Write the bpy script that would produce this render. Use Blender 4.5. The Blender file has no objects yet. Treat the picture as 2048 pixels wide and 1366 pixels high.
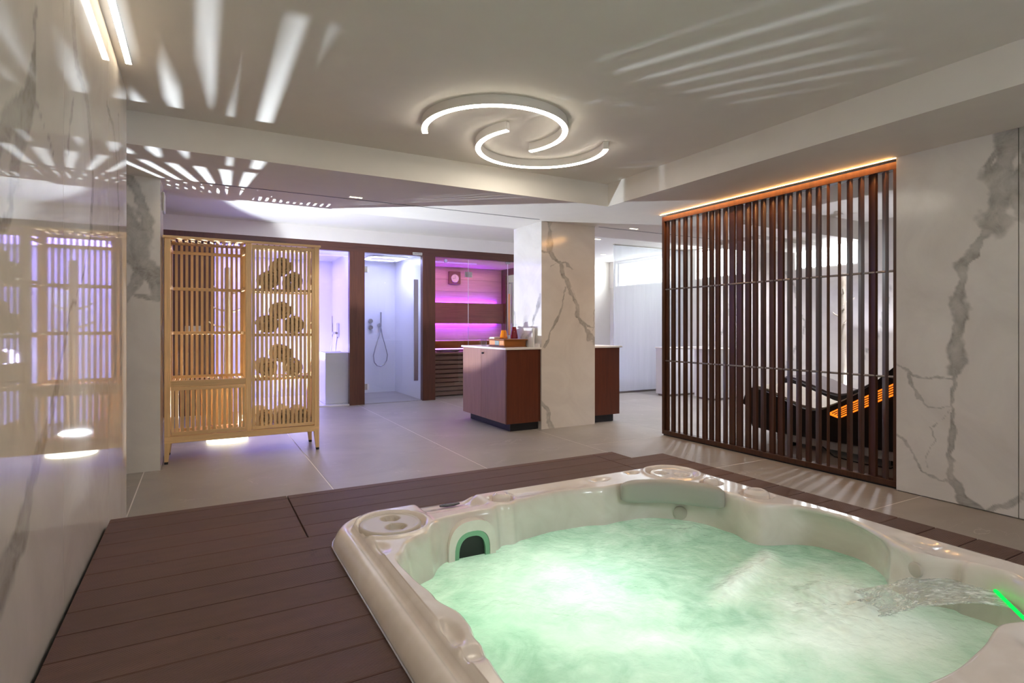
import bpy, bmesh, math, random
import numpy as np
from mathutils import Vector, Matrix, Euler
random.seed(7); np.random.seed(7)
scn = bpy.context.scene
COL = scn.collection
R = math.radians

# ------------------------------------------------------------------ camera, world, exposure
cam_d = bpy.data.cameras.new('camera'); cam = bpy.data.objects.new('camera', cam_d); COL.objects.link(cam)
cam.location = (0, 0, 1.15)
cam.rotation_euler = (R(90), 0, -math.atan(624/1127))
cam_d.sensor_width = 36; cam_d.lens = 36*1127/2048; cam_d.shift_y = -28/2048; cam_d.clip_start = .02
scn.camera = cam
w = bpy.data.worlds.new('world'); scn.world = w; w.use_nodes = True
bg = w.node_tree.nodes['Background']; bg.inputs[0].default_value = (.90, .95, 1, 1); bg.inputs[1].default_value = 10
vs = scn.view_settings
vs.view_transform = 'Standard'; vs.look = 'None'; vs.gamma = 1; vs.use_curve_mapping = False
vs.exposure = 0.75
scn.cycles.max_bounces = 10; scn.cycles.diffuse_bounces = 5; scn.cycles.glossy_bounces = 5
scn.cycles.transparent_max_bounces = 16; scn.cycles.sample_clamp_indirect = 6
scn.cycles.caustics_reflective = False; scn.cycles.caustics_refractive = False

# light strengths, all in one place
E_RING, E_LINE, E_STRIP = 21, 17, 10
P_STAND, P_STAND2 = 400, 45
P_STEAM, P_SHOWER, P_SAUNA = 26, 8, 24
P_WATER = 7

# ------------------------------------------------------------------ node helpers
MATS = {}
def new_mat(name):
    m = bpy.data.materials.new(name); m.use_nodes = True
    nt = m.node_tree; nt.nodes.clear()
    out = nt.nodes.new('ShaderNodeOutputMaterial')
    MATS[name] = m
    return m, nt, out
def N(nt, t, **kw):
    n = nt.nodes.new('ShaderNode'+t)
    for k, v in kw.items():
        if k.startswith('_'): setattr(n, k[1:], v)
        else:
            key = k.replace('__', ' ')
            n.inputs[key].default_value = v
    return n
def L(nt, a, b): nt.links.new(a, b)
def rgb(c): return (c[0], c[1], c[2], 1)
def s2l(r, g, b):
    f = lambda v: (v/255/12.92 if v/255 <= .04045 else ((v/255+.055)/1.055)**2.4)
    return (f(r), f(g), f(b))
def ramp(nt, fac, stops):
    n = nt.nodes.new('ShaderNodeValToRGB'); e = n.color_ramp.elements
    while len(e) < len(stops): e.new(.5)
    for i, (p, c) in enumerate(stops): e[i].position = p; e[i].color = rgb(c)
    L(nt, fac, n.inputs[0]); return n.outputs[0]
def mapping(nt, scale, src='pos', rot=(0, 0, 0)):
    if src == 'pos': g = nt.nodes.new('ShaderNodeNewGeometry').outputs['Position']
    else: g = nt.nodes.new('ShaderNodeTexCoord').outputs['Object']
    mp = nt.nodes.new('ShaderNodeMapping'); mp.inputs['Scale'].default_value = scale; mp.inputs['Rotation'].default_value = rot
    L(nt, g, mp.inputs['Vector']); return mp.outputs[0]
def bump(nt, h, strength, dist=.01):
    b = N(nt, 'Bump', Strength=strength, Distance=dist); L(nt, h, b.inputs['Height']); return b.outputs[0]

def plain(name, c, rough=.5, metal=0, spec=.5, coat=0, noise=.0):
    m, nt, out = new_mat(name)
    p = N(nt, 'BsdfPrincipled', Base__Color=rgb(c), Roughness=rough, Metallic=metal)
    p.inputs['Specular IOR Level'].default_value = spec; p.inputs['Coat Weight'].default_value = coat
    if noise:
        v = mapping(nt, (1, 1, 1)); n = N(nt, 'TexNoise', Scale=6.0, Detail=6.0); L(nt, v, n.inputs['Vector'])
        L(nt, ramp(nt, n.outputs[0], [(.3, tuple(x*(1-noise) for x in c)), (.7, tuple(min(1, x*(1+noise)) for x in c))]), p.inputs['Base Color'])
    L(nt, p.outputs[0], out.inputs[0]); return m
def wood(name, c, axis='z', dark=.6, rough=.42, scale=9, rnd=True):
    m, nt, out = new_mat(name)
    sc = {'x': (.06, 1, 1), 'y': (1, .06, 1), 'z': (1, 1, .06)}[axis]
    v = mapping(nt, sc)
    n = N(nt, 'TexNoise', Scale=scale*4.0, Detail=7.0, Roughness=.65, Distortion=.6); L(nt, v, n.inputs['Vector'])
    col = ramp(nt, n.outputs[0], [(.28, tuple(x*dark for x in c)), (.55, c), (.8, tuple(min(1, x*1.25) for x in c))])
    oi = nt.nodes.new('ShaderNodeObjectInfo')
    hs = N(nt, 'HueSaturation'); mr = N(nt, 'MapRange'); mr.inputs[3].default_value = .82; mr.inputs[4].default_value = 1.15
    L(nt, oi.outputs['Random'], mr.inputs[0]); L(nt, mr.outputs[0], hs.inputs['Value']); L(nt, col, hs.inputs['Color'])
    p = N(nt, 'BsdfPrincipled', Roughness=rough); L(nt, hs.outputs[0], p.inputs['Base Color'])
    L(nt, bump(nt, n.outputs[0], .12, .004), p.inputs['Normal'])
    L(nt, p.outputs[0], out.inputs[0]); return m
def emit(name, c, s):
    m, nt, out = new_mat(name); e = N(nt, 'Emission', Color=rgb(c), Strength=s); L(nt, e.outputs[0], out.inputs[0]); return m
def schlick(nt, k=1.0):
    lw = N(nt, 'LayerWeight', Blend=.5); p5 = N(nt, 'Math', _operation='POWER'); p5.inputs[1].default_value = 5; L(nt, lw.outputs['Facing'], p5.inputs[0])
    ma = N(nt, 'Math', _operation='MULTIPLY_ADD'); ma.inputs[1].default_value = .96*k; ma.inputs[2].default_value = .04*k; L(nt, p5.outputs[0], ma.inputs[0]); return ma.outputs[0]
def thin_glass(name, tint=(1, 1, 1), refl=1.0):
    m, nt, out = new_mat(name)
    t = N(nt, 'BsdfTransparent', Color=rgb(tint)); g = N(nt, 'BsdfGlossy', Roughness=.01)
    x = nt.nodes.new('ShaderNodeMixShader'); L(nt, schlick(nt, refl), x.inputs[0]); L(nt, t.outputs[0], x.inputs[1]); L(nt, g.outputs[0], x.inputs[2])
    L(nt, x.outputs[0], out.inputs[0]); return m

# ------------------------------------------------------------------ materials
plain('paint', s2l(226, 221, 214), .75, noise=.015)
plain('paint_upper', s2l(226, 221, 216), .75, noise=.015)
plain('white_gloss', (.80, .80, .82), .22)
plain('steel', (.55, .55, .57), .22, metal=1)
plain('rod_steel', (.30, .27, .25), .3, metal=1)
plain('chrome', (.8, .8, .82), .08, metal=1)
plain('black_plinth', (.012, .012, .016), .45)
plain('worktop', s2l(236, 230, 226), .3)
plain('black_leather', (.010, .007, .006), .5)
plain('cream_cushion', s2l(214, 204, 186), .8, noise=.05)
plain('grey_cushion', s2l(120, 110, 108), .8, noise=.05)
plain('rubber', (.015, .015, .015), .7)
plain('grey_logo', s2l(126, 140, 142), .6)
plain('dial_white', (.8, .78, .74), .4)
plain('ink', (.06, .06, .07), .6)
plain('sign_plate', s2l(205, 203, 196), .35)
plain('copper_wood', s2l(214, 148, 96), .35)
wood('walnut', s2l(88, 52, 38), 'z', .62)
wood('walnut_x', s2l(84, 50, 37), 'x', .62)
wood('screen_wood', s2l(76, 44, 27), 'z', .6, rough=.38)
wood('cabinet_side', s2l(92, 44, 24), 'z', .7, rough=.4)
wood('cabinet_door', s2l(152, 114, 100), 'z', .75, rough=.36)
wood('bamboo', s2l(224, 188, 138), 'z', .86, rough=.45, scale=14)
wood('bamboo_x', s2l(224, 188, 138), 'x', .86, rough=.45, scale=14)
wood('sauna_wood', s2l(214, 186, 172), 'x', .85, rough=.6)
wood('sauna_dark', s2l(124, 92, 76), 'x', .75, rough=.55)
wood('tray_wood', s2l(152, 92, 40), 'x', .6, rough=.3)
emit('led_warm', (1, .91, .76), E_RING)
emit('led_line', (1, .83, .60), E_LINE)
emit('led_strip', (1, .55, .20), E_STRIP)
emit('led_white', (.78, .80, 1), 6)
emit('led_spot', (1, .86, .66), 4)
emit('led_magenta', (.27, .03, 1), P_SAUNA*3.2); emit('led_magenta_low', (.44, .09, 1), P_SAUNA*.5)
emit('added_cove_glow', (.46, .36, 1), 7); emit('added_blue_glow', (.45, .55, 1), 30)  # glow of the added cove and floor strips
emit('led_green', (.004, .75, .07), 1.1)
emit('lamp_disc', (1, .95, .80), 2.2)
emit('heater_orange', (1, .17, .012), 1.2)
thin_glass('clear_glass', (.97, .985, .98), .9)
thin_glass('vessel_glass', (.93, .95, .95), 1.0)

def acrylic():
    m, nt, out = new_mat('acrylic')
    v = mapping(nt, (1, 1, 1)); n = N(nt, 'TexNoise', Scale=5.0, Detail=5.0, Distortion=1.5); L(nt, v, n.inputs['Vector'])
    p = N(nt, 'BsdfPrincipled', Roughness=.2); p.inputs['Coat Weight'].default_value = .6; p.inputs['Coat Roughness'].default_value = .08
    p.inputs['Sheen Weight'].default_value = .1
    L(nt, ramp(nt, n.outputs[0], [(.3, s2l(224, 213, 205)), (.55, s2l(232, 222, 215)), (.75, s2l(238, 230, 225))]), p.inputs['Base Color'])
    L(nt, p.outputs[0], out.inputs[0])
acrylic()
plain('acrylic_grey', s2l(198, 189, 178), .35, coat=.3)
plain('pillow_foam', s2l(172, 170, 162), .5)
plain('niche_shade', (.01, .014, .012), .6)
plain('green_plastic', s2l(120, 172, 138), .2, coat=.4)
plain('control_panel', s2l(70, 68, 78), .25)

def floor_mat():
    m, nt, out = new_mat('floor_stone')
    v = mapping(nt, (1, 1, 1))
    n = N(nt, 'TexNoise', Scale=1.3, Detail=8.0, Roughness=.6, Distortion=.8); L(nt, v, n.inputs['Vector'])
    base = ramp(nt, n.outputs[0], [(.25, s2l(140, 134, 127)), (.5, s2l(151, 145, 138)), (.78, s2l(161, 155, 148))])
    wv = N(nt, 'TexNoise', Scale=1.7, Detail=5.0, Roughness=.55, Distortion=1.2)
    v2 = mapping(nt, (1, 2.2, 1), rot=(0, 0, .5)); L(nt, v2, wv.inputs['Vector'])
    line = ramp(nt, wv.outputs[0], [(.492, (0, 0, 0)), (.5, (1, 1, 1)), (.508, (0, 0, 0))])
    n3 = N(nt, 'TexNoise', Scale=2.5, Detail=2.0); L(nt, v, n3.inputs['Vector'])
    gate = ramp(nt, n3.outputs[0], [(.5, (0, 0, 0)), (.65, (.5, .5, .5))])
    mu = N(nt, 'Math', _operation='MULTIPLY'); L(nt, line, mu.inputs[0]); L(nt, gate, mu.inputs[1])
    mx = N(nt, 'Mix', _data_type='RGBA'); mx.inputs[7].default_value = rgb(s2l(198, 192, 186)); L(nt, mu.outputs[0], mx.inputs[0]); L(nt, base, mx.inputs[6])
    p = N(nt, 'BsdfPrincipled', Roughness=.42); L(nt, mx.outputs[2], p.inputs['Base Color'])
    nb = N(nt, 'TexNoise', Scale=160.0, Detail=3.0); L(nt, v, nb.inputs['Vector'])
    L(nt, bump(nt, nb.outputs[0], .16, .002), p.inputs['Normal'])
    L(nt, p.outputs[0], out.inputs[0])
floor_mat()
plain('grout', s2l(222, 217, 211), .8)

def deck_mat():
    m, nt, out = new_mat('deck_composite')
    v = mapping(nt, (.25, 1, 1)); n = N(nt, 'TexNoise', Scale=22.0, Detail=6.0, Roughness=.7); L(nt, v, n.inputs['Vector'])
    c = s2l(92, 63, 53)
    col = ramp(nt, n.outputs[0], [(.3, tuple(x*.78 for x in c)), (.6, c), (.85, tuple(x*1.25 for x in c))])
    v3 = mapping(nt, (1, 1, 1)); n3 = N(nt, 'TexNoise', Scale=9.0, Detail=6.0, Roughness=.75); L(nt, v3, n3.inputs['Vector'])
    spots = ramp(nt, n3.outputs[0], [(.27, (.45, .45, .45)), (.36, (1, 1, 1))])
    ml = N(nt, 'Mix', _data_type='RGBA', _blend_type='MULTIPLY'); ml.inputs[0].default_value = 1; L(nt, col, ml.inputs[6]); L(nt, spots, ml.inputs[7])
    oi = nt.nodes.new('ShaderNodeObjectInfo'); mr = N(nt, 'MapRange'); mr.inputs[3].default_value = .9; mr.inputs[4].default_value = 1.1
    hs = N(nt, 'HueSaturation'); L(nt, oi.outputs['Random'], mr.inputs[0]); L(nt, mr.outputs[0], hs.inputs['Value']); L(nt, ml.outputs[2], hs.inputs['Color'])
    p = N(nt, 'BsdfPrincipled', Roughness=.55); L(nt, hs.outputs[0], p.inputs['Base Color'])
    g = nt.nodes.new('ShaderNodeNewGeometry'); sx = nt.nodes.new('ShaderNodeSeparateXYZ'); L(nt, g.outputs['Position'], sx.inputs[0])
    mu = N(nt, 'Math', _operation='MULTIPLY'); mu.inputs[1].default_value = 2*math.pi/.0056; L(nt, sx.outputs['Y'], mu.inputs[0])
    sn = N(nt, 'Math', _operation='SINE'); L(nt, mu.outputs[0], sn.inputs[0])
    L(nt, bump(nt, sn.outputs[0], .5, .002), p.inputs['Normal'])
    L(nt, p.outputs[0], out.inputs[0])
deck_mat()
plain('deck_gap', (.012, .008, .007), .8)

def marble_mat(name, rough):
    m, nt, out = new_mat(name)
    at = N(nt, 'Attribute', _attribute_name='vein')
    v = mapping(nt, (1, 1, 1))
    n = N(nt, 'TexNoise', Scale=2.0, Detail=7.0, Roughness=.6, Distortion=1.0); L(nt, v, n.inputs['Vector'])
    base = ramp(nt, n.outputs[0], [(.3, s2l(214, 208, 201)), (.6, s2l(226, 221, 214)), (.8, s2l(230, 226, 220))])
    n2 = N(nt, 'TexNoise', Scale=9.0, Detail=8.0, Roughness=.65, Distortion=1.2); L(nt, v, n2.inputs['Vector'])
    vc = ramp(nt, n2.outputs[0], [(.3, s2l(128, 122, 112)), (.5, s2l(158, 155, 149)), (.7, s2l(182, 179, 173))])
    mx = N(nt, 'Mix', _data_type='RGBA'); L(nt, at.outputs['Fac'], mx.inputs[0]); L(nt, base, mx.inputs[6]); L(nt, vc, mx.inputs[7])
    p = N(nt, 'BsdfPrincipled', Roughness=rough); L(nt, mx.outputs[2], p.inputs['Base Color'])
    L(nt, p.outputs[0], out.inputs[0])
marble_mat('marble', .03); marble_mat('marble_satin', .16)
plain('marble_joint', s2l(150, 146, 140), .5)

def textured_glass():
    m, nt, out = new_mat('textured_glass')
    v = mapping(nt, (6, 6, .4)); n = N(nt, 'TexNoise', Scale=2.0, Detail=5.0, Roughness=.6); L(nt, v, n.inputs['Vector'])
    g = N(nt, 'BsdfTransparent', Color=(.95, .97, .97, 1))
    t = N(nt, 'BsdfTranslucent', Color=(.9, .92, .94, 1)); gl = N(nt, 'BsdfGlossy', Roughness=.08); d = N(nt, 'BsdfDiffuse', Color=(.6, .61, .63, 1))
    a = nt.nodes.new('ShaderNodeMixShader'); L(nt, ramp(nt, n.outputs[0], [(.3, (.40, .40, .40)), (.7, (.46, .46, .46))]), a.inputs[0]); L(nt, g.outputs[0], a.inputs[1]); L(nt, t.outputs[0], a.inputs[2])
    a2 = nt.nodes.new('ShaderNodeMixShader'); a2.inputs[0].default_value = .12; L(nt, a.outputs[0], a2.inputs[1]); L(nt, d.outputs[0], a2.inputs[2])
    b = nt.nodes.new('ShaderNodeMixShader'); L(nt, schlick(nt), b.inputs[0]); L(nt, a2.outputs[0], b.inputs[1]); L(nt, gl.outputs[0], b.inputs[2])
    L(nt, b.outputs[0], out.inputs[0])
textured_glass()

def towel_mat():
    m, nt, out = new_mat('towel')
    v = mapping(nt, (1, 1, 1)); n = N(nt, 'TexNoise', Scale=90.0, Detail=4.0); L(nt, v, n.inputs['Vector'])
    p = N(nt, 'BsdfPrincipled', Roughness=.95); p.inputs['Sheen Weight'].default_value = .4
    L(nt, ramp(nt, n.outputs[0], [(.3, s2l(236, 224, 200)), (.7, s2l(250, 244, 230))]), p.inputs['Base Color'])
    L(nt, bump(nt, n.outputs[0], .7, .01), p.inputs['Normal'])
    tl = N(nt, 'BsdfTranslucent', Color=rgb(s2l(248, 238, 218))); mx = nt.nodes.new('ShaderNodeMixShader'); mx.inputs[0].default_value = .3
    L(nt, p.outputs[0], mx.inputs[1]); L(nt, tl.outputs[0], mx.inputs[2]); L(nt, mx.outputs[0], out.inputs[0])
towel_mat()

def birch():
    m, nt, out = new_mat('pale_branch')
    v = mapping(nt, (1, 1, .4)); n = N(nt, 'TexNoise', Scale=14.0, Detail=6.0); L(nt, v, n.inputs['Vector'])
    p = N(nt, 'BsdfPrincipled', Roughness=.6); L(nt, ramp(nt, n.outputs[0], [(.3, s2l(196, 184, 160)), (.6, s2l(232, 224, 208))]), p.inputs['Base Color'])
    L(nt, p.outputs[0], out.inputs[0])
birch()

def liquid(name, c):
    m, nt, out = new_mat(name)
    p = N(nt, 'BsdfPrincipled', Base__Color=rgb(c), Roughness=.05); p.inputs['Subsurface Weight'].default_value = .3
    p.inputs['Subsurface Radius'].default_value = (.05, .02, .01)
    L(nt, p.outputs[0], out.inputs[0])
liquid('orange_juice', (1, .28, .005)); liquid('red_juice', (.32, .002, .006))

def water_mat():
    m, nt, out = new_mat('spa_water')
    v = mapping(nt, (1, 1, 1))
    at = N(nt, 'Attribute', _attribute_name='foam')
    n = N(nt, 'TexNoise', Scale=5.0, Detail=9.0, Roughness=.62, Distortion=2.2); L(nt, v, n.inputs['Vector'])
    ad = N(nt, 'Math', _operation='MULTIPLY_ADD'); ad.inputs[1].default_value = .55; L(nt, n.outputs[0], ad.inputs[0]); L(nt, at.outputs['Fac'], ad.inputs[2])
    col = ramp(nt, ad.outputs[0], [(.24, s2l(164, 194, 175)), (.38, s2l(188, 212, 197)), (.55, s2l(212, 226, 215)), (.9, s2l(244, 246, 244))])
    d = N(nt, 'BsdfDiffuse'); L(nt, col, d.inputs['Color']); t = N(nt, 'BsdfTranslucent'); L(nt, col, t.inputs['Color'])
    mx = nt.nodes.new('ShaderNodeMixShader'); mx.inputs[0].default_value = .5; L(nt, d.outputs[0], mx.inputs[1]); L(nt, t.outputs[0], mx.inputs[2])
    nb = N(nt, 'TexNoise', Scale=34.0, Detail=6.0, Roughness=.6, Distortion=.8); L(nt, v, nb.inputs['Vector'])
    nrm = bump(nt, nb.outputs[0], .30, .02)
    gl = N(nt, 'BsdfGlossy', Roughness=.06); L(nt, nrm, gl.inputs['Normal'])
    f = N(nt, 'Fresnel', IOR=1.33); L(nt, nrm, f.inputs['Normal'])
    o = nt.nodes.new('ShaderNodeMixShader'); L(nt, f.outputs[0], o.inputs[0]); L(nt, mx.outputs[0], o.inputs[1]); L(nt, gl.outputs[0], o.inputs[2])
    L(nt, o.outputs[0], out.inputs[0])
water_mat()
def fall_mat():
    m, nt, out = new_mat('falling_water')
    # streaks run along the fall: rotate so x follows the flow, then stretch
    v0 = mapping(nt, (1, 1, 1), rot=(0, 0, -math.atan2(.757, -.653))); mp = nt.nodes.new('ShaderNodeMapping'); mp.inputs['Scale'].default_value = (.35, 1, 1); L(nt, v0, mp.inputs['Vector'])
    n = N(nt, 'TexNoise', Scale=60.0, Detail=5.0, Distortion=1.0); L(nt, mp.outputs[0], n.inputs['Vector'])
    nrm = bump(nt, n.outputs[0], 1.0, .02)
    t = N(nt, 'BsdfTransparent', Color=(.95, .97, .96, 1)); g = N(nt, 'BsdfGlossy', Roughness=.12); L(nt, nrm, g.inputs['Normal'])
    d = N(nt, 'BsdfDiffuse', Color=(.92, .95, .93, 1))
    fac = ramp(nt, n.outputs[0], [(.44, (.16, .16, .16)), (.56, (.42, .42, .42)), (.66, (.95, .95, .95))])
    a = nt.nodes.new('ShaderNodeMixShader'); L(nt, fac, a.inputs[0]); L(nt, t.outputs[0], a.inputs[1]); L(nt, d.outputs[0], a.inputs[2])
    b = nt.nodes.new('ShaderNodeMixShader'); b.inputs[0].default_value = .12; L(nt, a.outputs[0], b.inputs[1]); L(nt, g.outputs[0], b.inputs[2])
    L(nt, b.outputs[0], out.inputs[0])
fall_mat()

# ------------------------------------------------------------------ object helpers
WO = {}     # world origin of every object made here
def tag(o, label=None, cat=None, group=None, kind=None):
    if label: o['label'] = label
    if cat: o['category'] = cat
    if group: o['group'] = group
    if kind: o['kind'] = kind
    return o
def place(o, loc, parent=None):
    COL.objects.link(o); loc = Vector(loc); WO[o] = loc
    if parent is not None:
        o.parent = parent; o.location = loc - WO[parent]
    else: o.location = loc
    return o
def thing(name, loc, label=None, cat=None, group=None, kind=None):
    o = bpy.data.objects.new(name, None); o.empty_display_size = .05
    place(o, loc); return tag(o, label, cat, group, kind)
CACHE = {}
def box_mesh(dx, dy, dz, mat, bev):
    key = ('box', round(dx, 4), round(dy, 4), round(dz, 4), mat, bev)
    if key in CACHE: return CACHE[key]
    bm = bmesh.new(); bmesh.ops.create_cube(bm, size=1)
    for v in bm.verts: v.co = Vector((v.co.x*dx, v.co.y*dy, v.co.z*dz))
    if bev: bmesh.ops.bevel(bm, geom=list(bm.edges), offset=bev, segments=1, affect='EDGES')
    me = bpy.data.meshes.new('box'); bm.to_mesh(me); bm.free(); me.materials.append(MATS[mat]); CACHE[key] = me; return me
def box(name, x, y, z, mat, parent=None, bev=0, rotz=0):
    """axis-aligned box from x=(x0,x1), y, z ranges"""
    me = box_mesh(x[1]-x[0], y[1]-y[0], z[1]-z[0], mat, bev)
    o = bpy.data.objects.new(name, me); place(o, ((x[0]+x[1])/2, (y[0]+y[1])/2, (z[0]+z[1])/2), parent)
    if rotz: o.rotation_euler[2] = rotz
    return o
def raw(name, verts, faces, mat, parent=None, smooth=False, loc=(0, 0, 0), recalc=True):
    me = bpy.data.meshes.new(name); me.from_pydata([tuple(v) for v in verts], [], faces); me.materials.append(MATS[mat])
    if recalc: bm = bmesh.new(); bm.from_mesh(me); bmesh.ops.recalc_face_normals(bm, faces=bm.faces); bm.to_mesh(me); bm.free()
    if smooth: me.shade_smooth()
    o = bpy.data.objects.new(name, me); place(o, loc, parent); return o
def smooth_by_angle(o, deg=40):
    bm = bmesh.new(); bm.from_mesh(o.data)
    for f in bm.faces: f.smooth = True
    for e in bm.edges: e.smooth = e.calc_face_angle(0) < R(deg)
    bm.to_mesh(o.data); bm.free(); return o
def lathe(name, prof, loc, mat, parent=None, seg=32, deg=40):
    """prof = [(r,z)], turned around z at loc"""
    vs, fs = [], []
    for r, z in prof:
        for k in range(seg):
            a = 2*math.pi*k/seg; vs.append((r*math.cos(a), r*math.sin(a), z))
    n = len(prof)
    for i in range(n-1):
        for k in range(seg):
            k2 = (k+1) % seg; fs.append((i*seg+k, i*seg+k2, (i+1)*seg+k2, (i+1)*seg+k))
    if prof[0][0] > 1e-6: fs.append(tuple(range(seg))[::-1])
    if prof[-1][0] > 1e-6: fs.append(tuple(range((n-1)*seg, n*seg)))
    me = bpy.data.meshes.new(name); bm = bmesh.new()
    bv = [bm.verts.new(v) for v in vs]
    for f in fs:
        try: bm.faces.new([bv[i] for i in f])
        except ValueError: pass
    bmesh.ops.remove_doubles(bm, verts=bm.verts, dist=1e-5); bmesh.ops.recalc_face_normals(bm, faces=bm.faces)
    bm.to_mesh(me); bm.free(); me.materials.append(MATS[mat])
    o = bpy.data.objects.new(name, me); place(o, loc, parent); return smooth_by_angle(o, deg)
def tube(name, pts, rad, mat, parent=None, seg=10, closed=False):
    """round tube along pts (world); rad = number or list"""
    P = [Vector(p) for p in pts]; n = len(P); rad = rad if isinstance(rad, (list, tuple)) else [rad]*n
    org = P[0].copy(); vs, fs = [], []
    up = None
    for i in range(n):
        if closed: t = P[(i+1) % n]-P[i-1]
        else: t = P[min(i+1, n-1)]-P[max(i-1, 0)]
        t.normalize()
        if up is None: up = Vector((0, 0, 1)) if abs(t.z) < .9 else Vector((1, 0, 0))
        a = t.cross(up); a.normalize(); b = a.cross(t); up = b
        for k in range(seg):
            an = 2*math.pi*k/seg; vs.append(P[i]-org+a*math.cos(an)*rad[i]+b*math.sin(an)*rad[i])
    m = n if closed else n-1
    for i in range(m):
        j = (i+1) % n
        for k in range(seg):
            k2 = (k+1) % seg; fs.append((i*seg+k, i*seg+k2, j*seg+k2, j*seg+k))
    if not closed: fs.append(tuple(range(seg))[::-1]); fs.append(tuple(range((n-1)*seg, n*seg)))
    o = raw(name, vs, fs, mat, parent, loc=org); return smooth_by_angle(o, 50)
def prism(name, poly, axis, a0, a1, mat, parent=None, smooth=0):
    """extrude 2D polygon along an axis; poly in the other two axes (order x,y,z minus axis)"""
    def mk(u, v, t): return {'x': (t, u, v), 'y': (u, t, v), 'z': (u, v, t)}[axis]
    n = len(poly); vs = [mk(u, v, a0) for u, v in poly]+[mk(u, v, a1) for u, v in poly]
    c = Vector(vs[0]); vs = [Vector(v)-c for v in vs]
    fs = [tuple(range(n)), tuple(range(2*n-1, n-1, -1))]+[(i, (i+1) % n, n+(i+1) % n, n+i) for i in range(n)]
    o = raw(name, vs, fs, mat, parent, loc=c)
    if smooth: smooth_by_angle(o, smooth)
    return o
def lamp(name, kind, loc, power, color, parent=None, **kw):
    d = bpy.data.lights.new(name, kind); d.energy = power; d.color = color
    for k, v in kw.items():
        if k != 'rot': setattr(d, k, v)
    o = bpy.data.objects.new(name, d); place(o, loc, parent)
    if 'rot' in kw: o.rotation_euler = kw['rot']
    return o

# ---- noise for veins and water
def vnoise(x, y, s, seed):
    g = np.random.RandomState(seed).rand(64, 64); x = x*s+100; y = y*s+100
    xi = np.floor(x).astype(int); yi = np.floor(y).astype(int); fx = x-xi; fy = y-yi
    fx = fx*fx*(3-2*fx); fy = fy*fy*(3-2*fy)
    a = g[xi % 64, yi % 64]; b = g[(xi+1) % 64, yi % 64]; c = g[xi % 64, (yi+1) % 64]; d = g[(xi+1) % 64, (yi+1) % 64]
    return (a*(1-fx)+b*fx)*(1-fy)+(c*(1-fx)+d*fx)*fy-.5
def fbm(x, y, s, seed, o=4): return sum(vnoise(x, y, s*2**k, seed+k)/2**k for k in range(o))
def vein_field(u, v, veins, wob=.035, seed=3):
    uu = u+wob*fbm(u, v, 5, seed)*2+.012*fbm(u, v, 28, seed+9); vv = v+wob*fbm(u, v, 5, seed+20)*2+.012*fbm(u, v, 28, seed+31)
    wn = 1+1.1*fbm(u, v, 7, seed+50)
    out = np.zeros_like(u); rim = np.zeros_like(u)
    for wd, pl in veins:
        dmin = np.full_like(u, 9.)
        for (a0, b0), (a1, b1) in zip(pl[:-1], pl[1:]):
            du, dv = a1-a0, b1-b0; l2 = du*du+dv*dv+1e-9
            t = np.clip(((uu-a0)*du+(vv-b0)*dv)/l2, 0, 1)
            dmin = np.minimum(dmin, np.hypot(uu-a0-t*du, vv-b0-t*dv))
        h = np.maximum(wd*.5*np.clip(wn, .35, 2), .004)
        s = np.clip((h-dmin)/np.maximum(h*.35, .004), 0, 1)
        core = s*np.where(dmin < h, .62+.38*np.clip(dmin/h, 0, 1)**2, 0)
        out = np.maximum(out, core)
    return np.clip(out*(1+.5*fbm(u, v, 12, seed+70)), 0, 1)
def slab(name, axis, pos, thick, urange, vrange, veins, parent, step=.012, seed=3, mat='marble_satin'):
    """polished slab with a gridded face. axis 'x': face at x=pos (+thick behind), u=Y; axis 'y': face at y=pos, u=X; v=Z"""
    u0, u1 = urange; v0, v1 = vrange
    nu = max(2, int((u1-u0)/step)+1); nv = max(2, int((v1-v0)/step)+1)
    U, V = np.meshgrid(np.linspace(u0, u1, nu), np.linspace(v0, v1, nv), indexing='ij')
    f = vein_field(U, V, veins, seed=seed).ravel() if veins else np.zeros(nu*nv)
    c = ((u0+u1)/2, (v0+v1)/2)
    loc = (pos, c[0], c[1]) if axis == 'x' else (c[0], pos, c[1])
    P = np.zeros((nu*nv, 3))
    if axis == 'x': P[:, 1] = U.ravel()-c[0]; P[:, 2] = V.ravel()-c[1]
    else: P[:, 0] = U.ravel()-c[0]; P[:, 2] = V.ravel()-c[1]
    idx = np.arange(nu*nv).reshape(nu, nv)
    q = np.stack([idx[:-1, :-1], idx[1:, :-1], idx[1:, 1:], idx[:-1, 1:]], -1).reshape(-1, 4).tolist()
    # back rim so that the slab has thickness
    ring = [idx[i, 0] for i in range(nu)]+[idx[-1, j] for j in range(1, nv)]+[idx[i, -1] for i in range(nu-2, -1, -1)]+[idx[0, j] for j in range(nv-2, 0, -1)]
    B = P[ring].copy(); B[:, 0 if axis == 'x' else 1] += thick
    n0 = len(P); k = len(ring)
    q += [(ring[i], ring[(i+1) % k], n0+(i+1) % k, n0+i) for i in range(k)]; q.append(tuple(n0+i for i in range(k)))
    me = bpy.data.meshes.new(name); me.from_pydata(np.vstack([P, B]).tolist(), [], [tuple(int(a) for a in t) for t in q])
    at = me.attributes.new('vein', 'FLOAT', 'POINT'); at.data.foreach_set('value', np.concatenate([f, np.zeros(k)]).astype(np.float32))
    me.materials.append(MATS[mat])
    bm = bmesh.new(); bm.from_mesh(me); bmesh.ops.recalc_face_normals(bm, faces=bm.faces); bm.to_mesh(me); bm.free()
    o = bpy.data.objects.new(name, me); place(o, loc, parent); return o

# ================================================================== THE ROOM SHELL
ZL, ZH, ZU = 2.35, 2.57, 2.60
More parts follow.
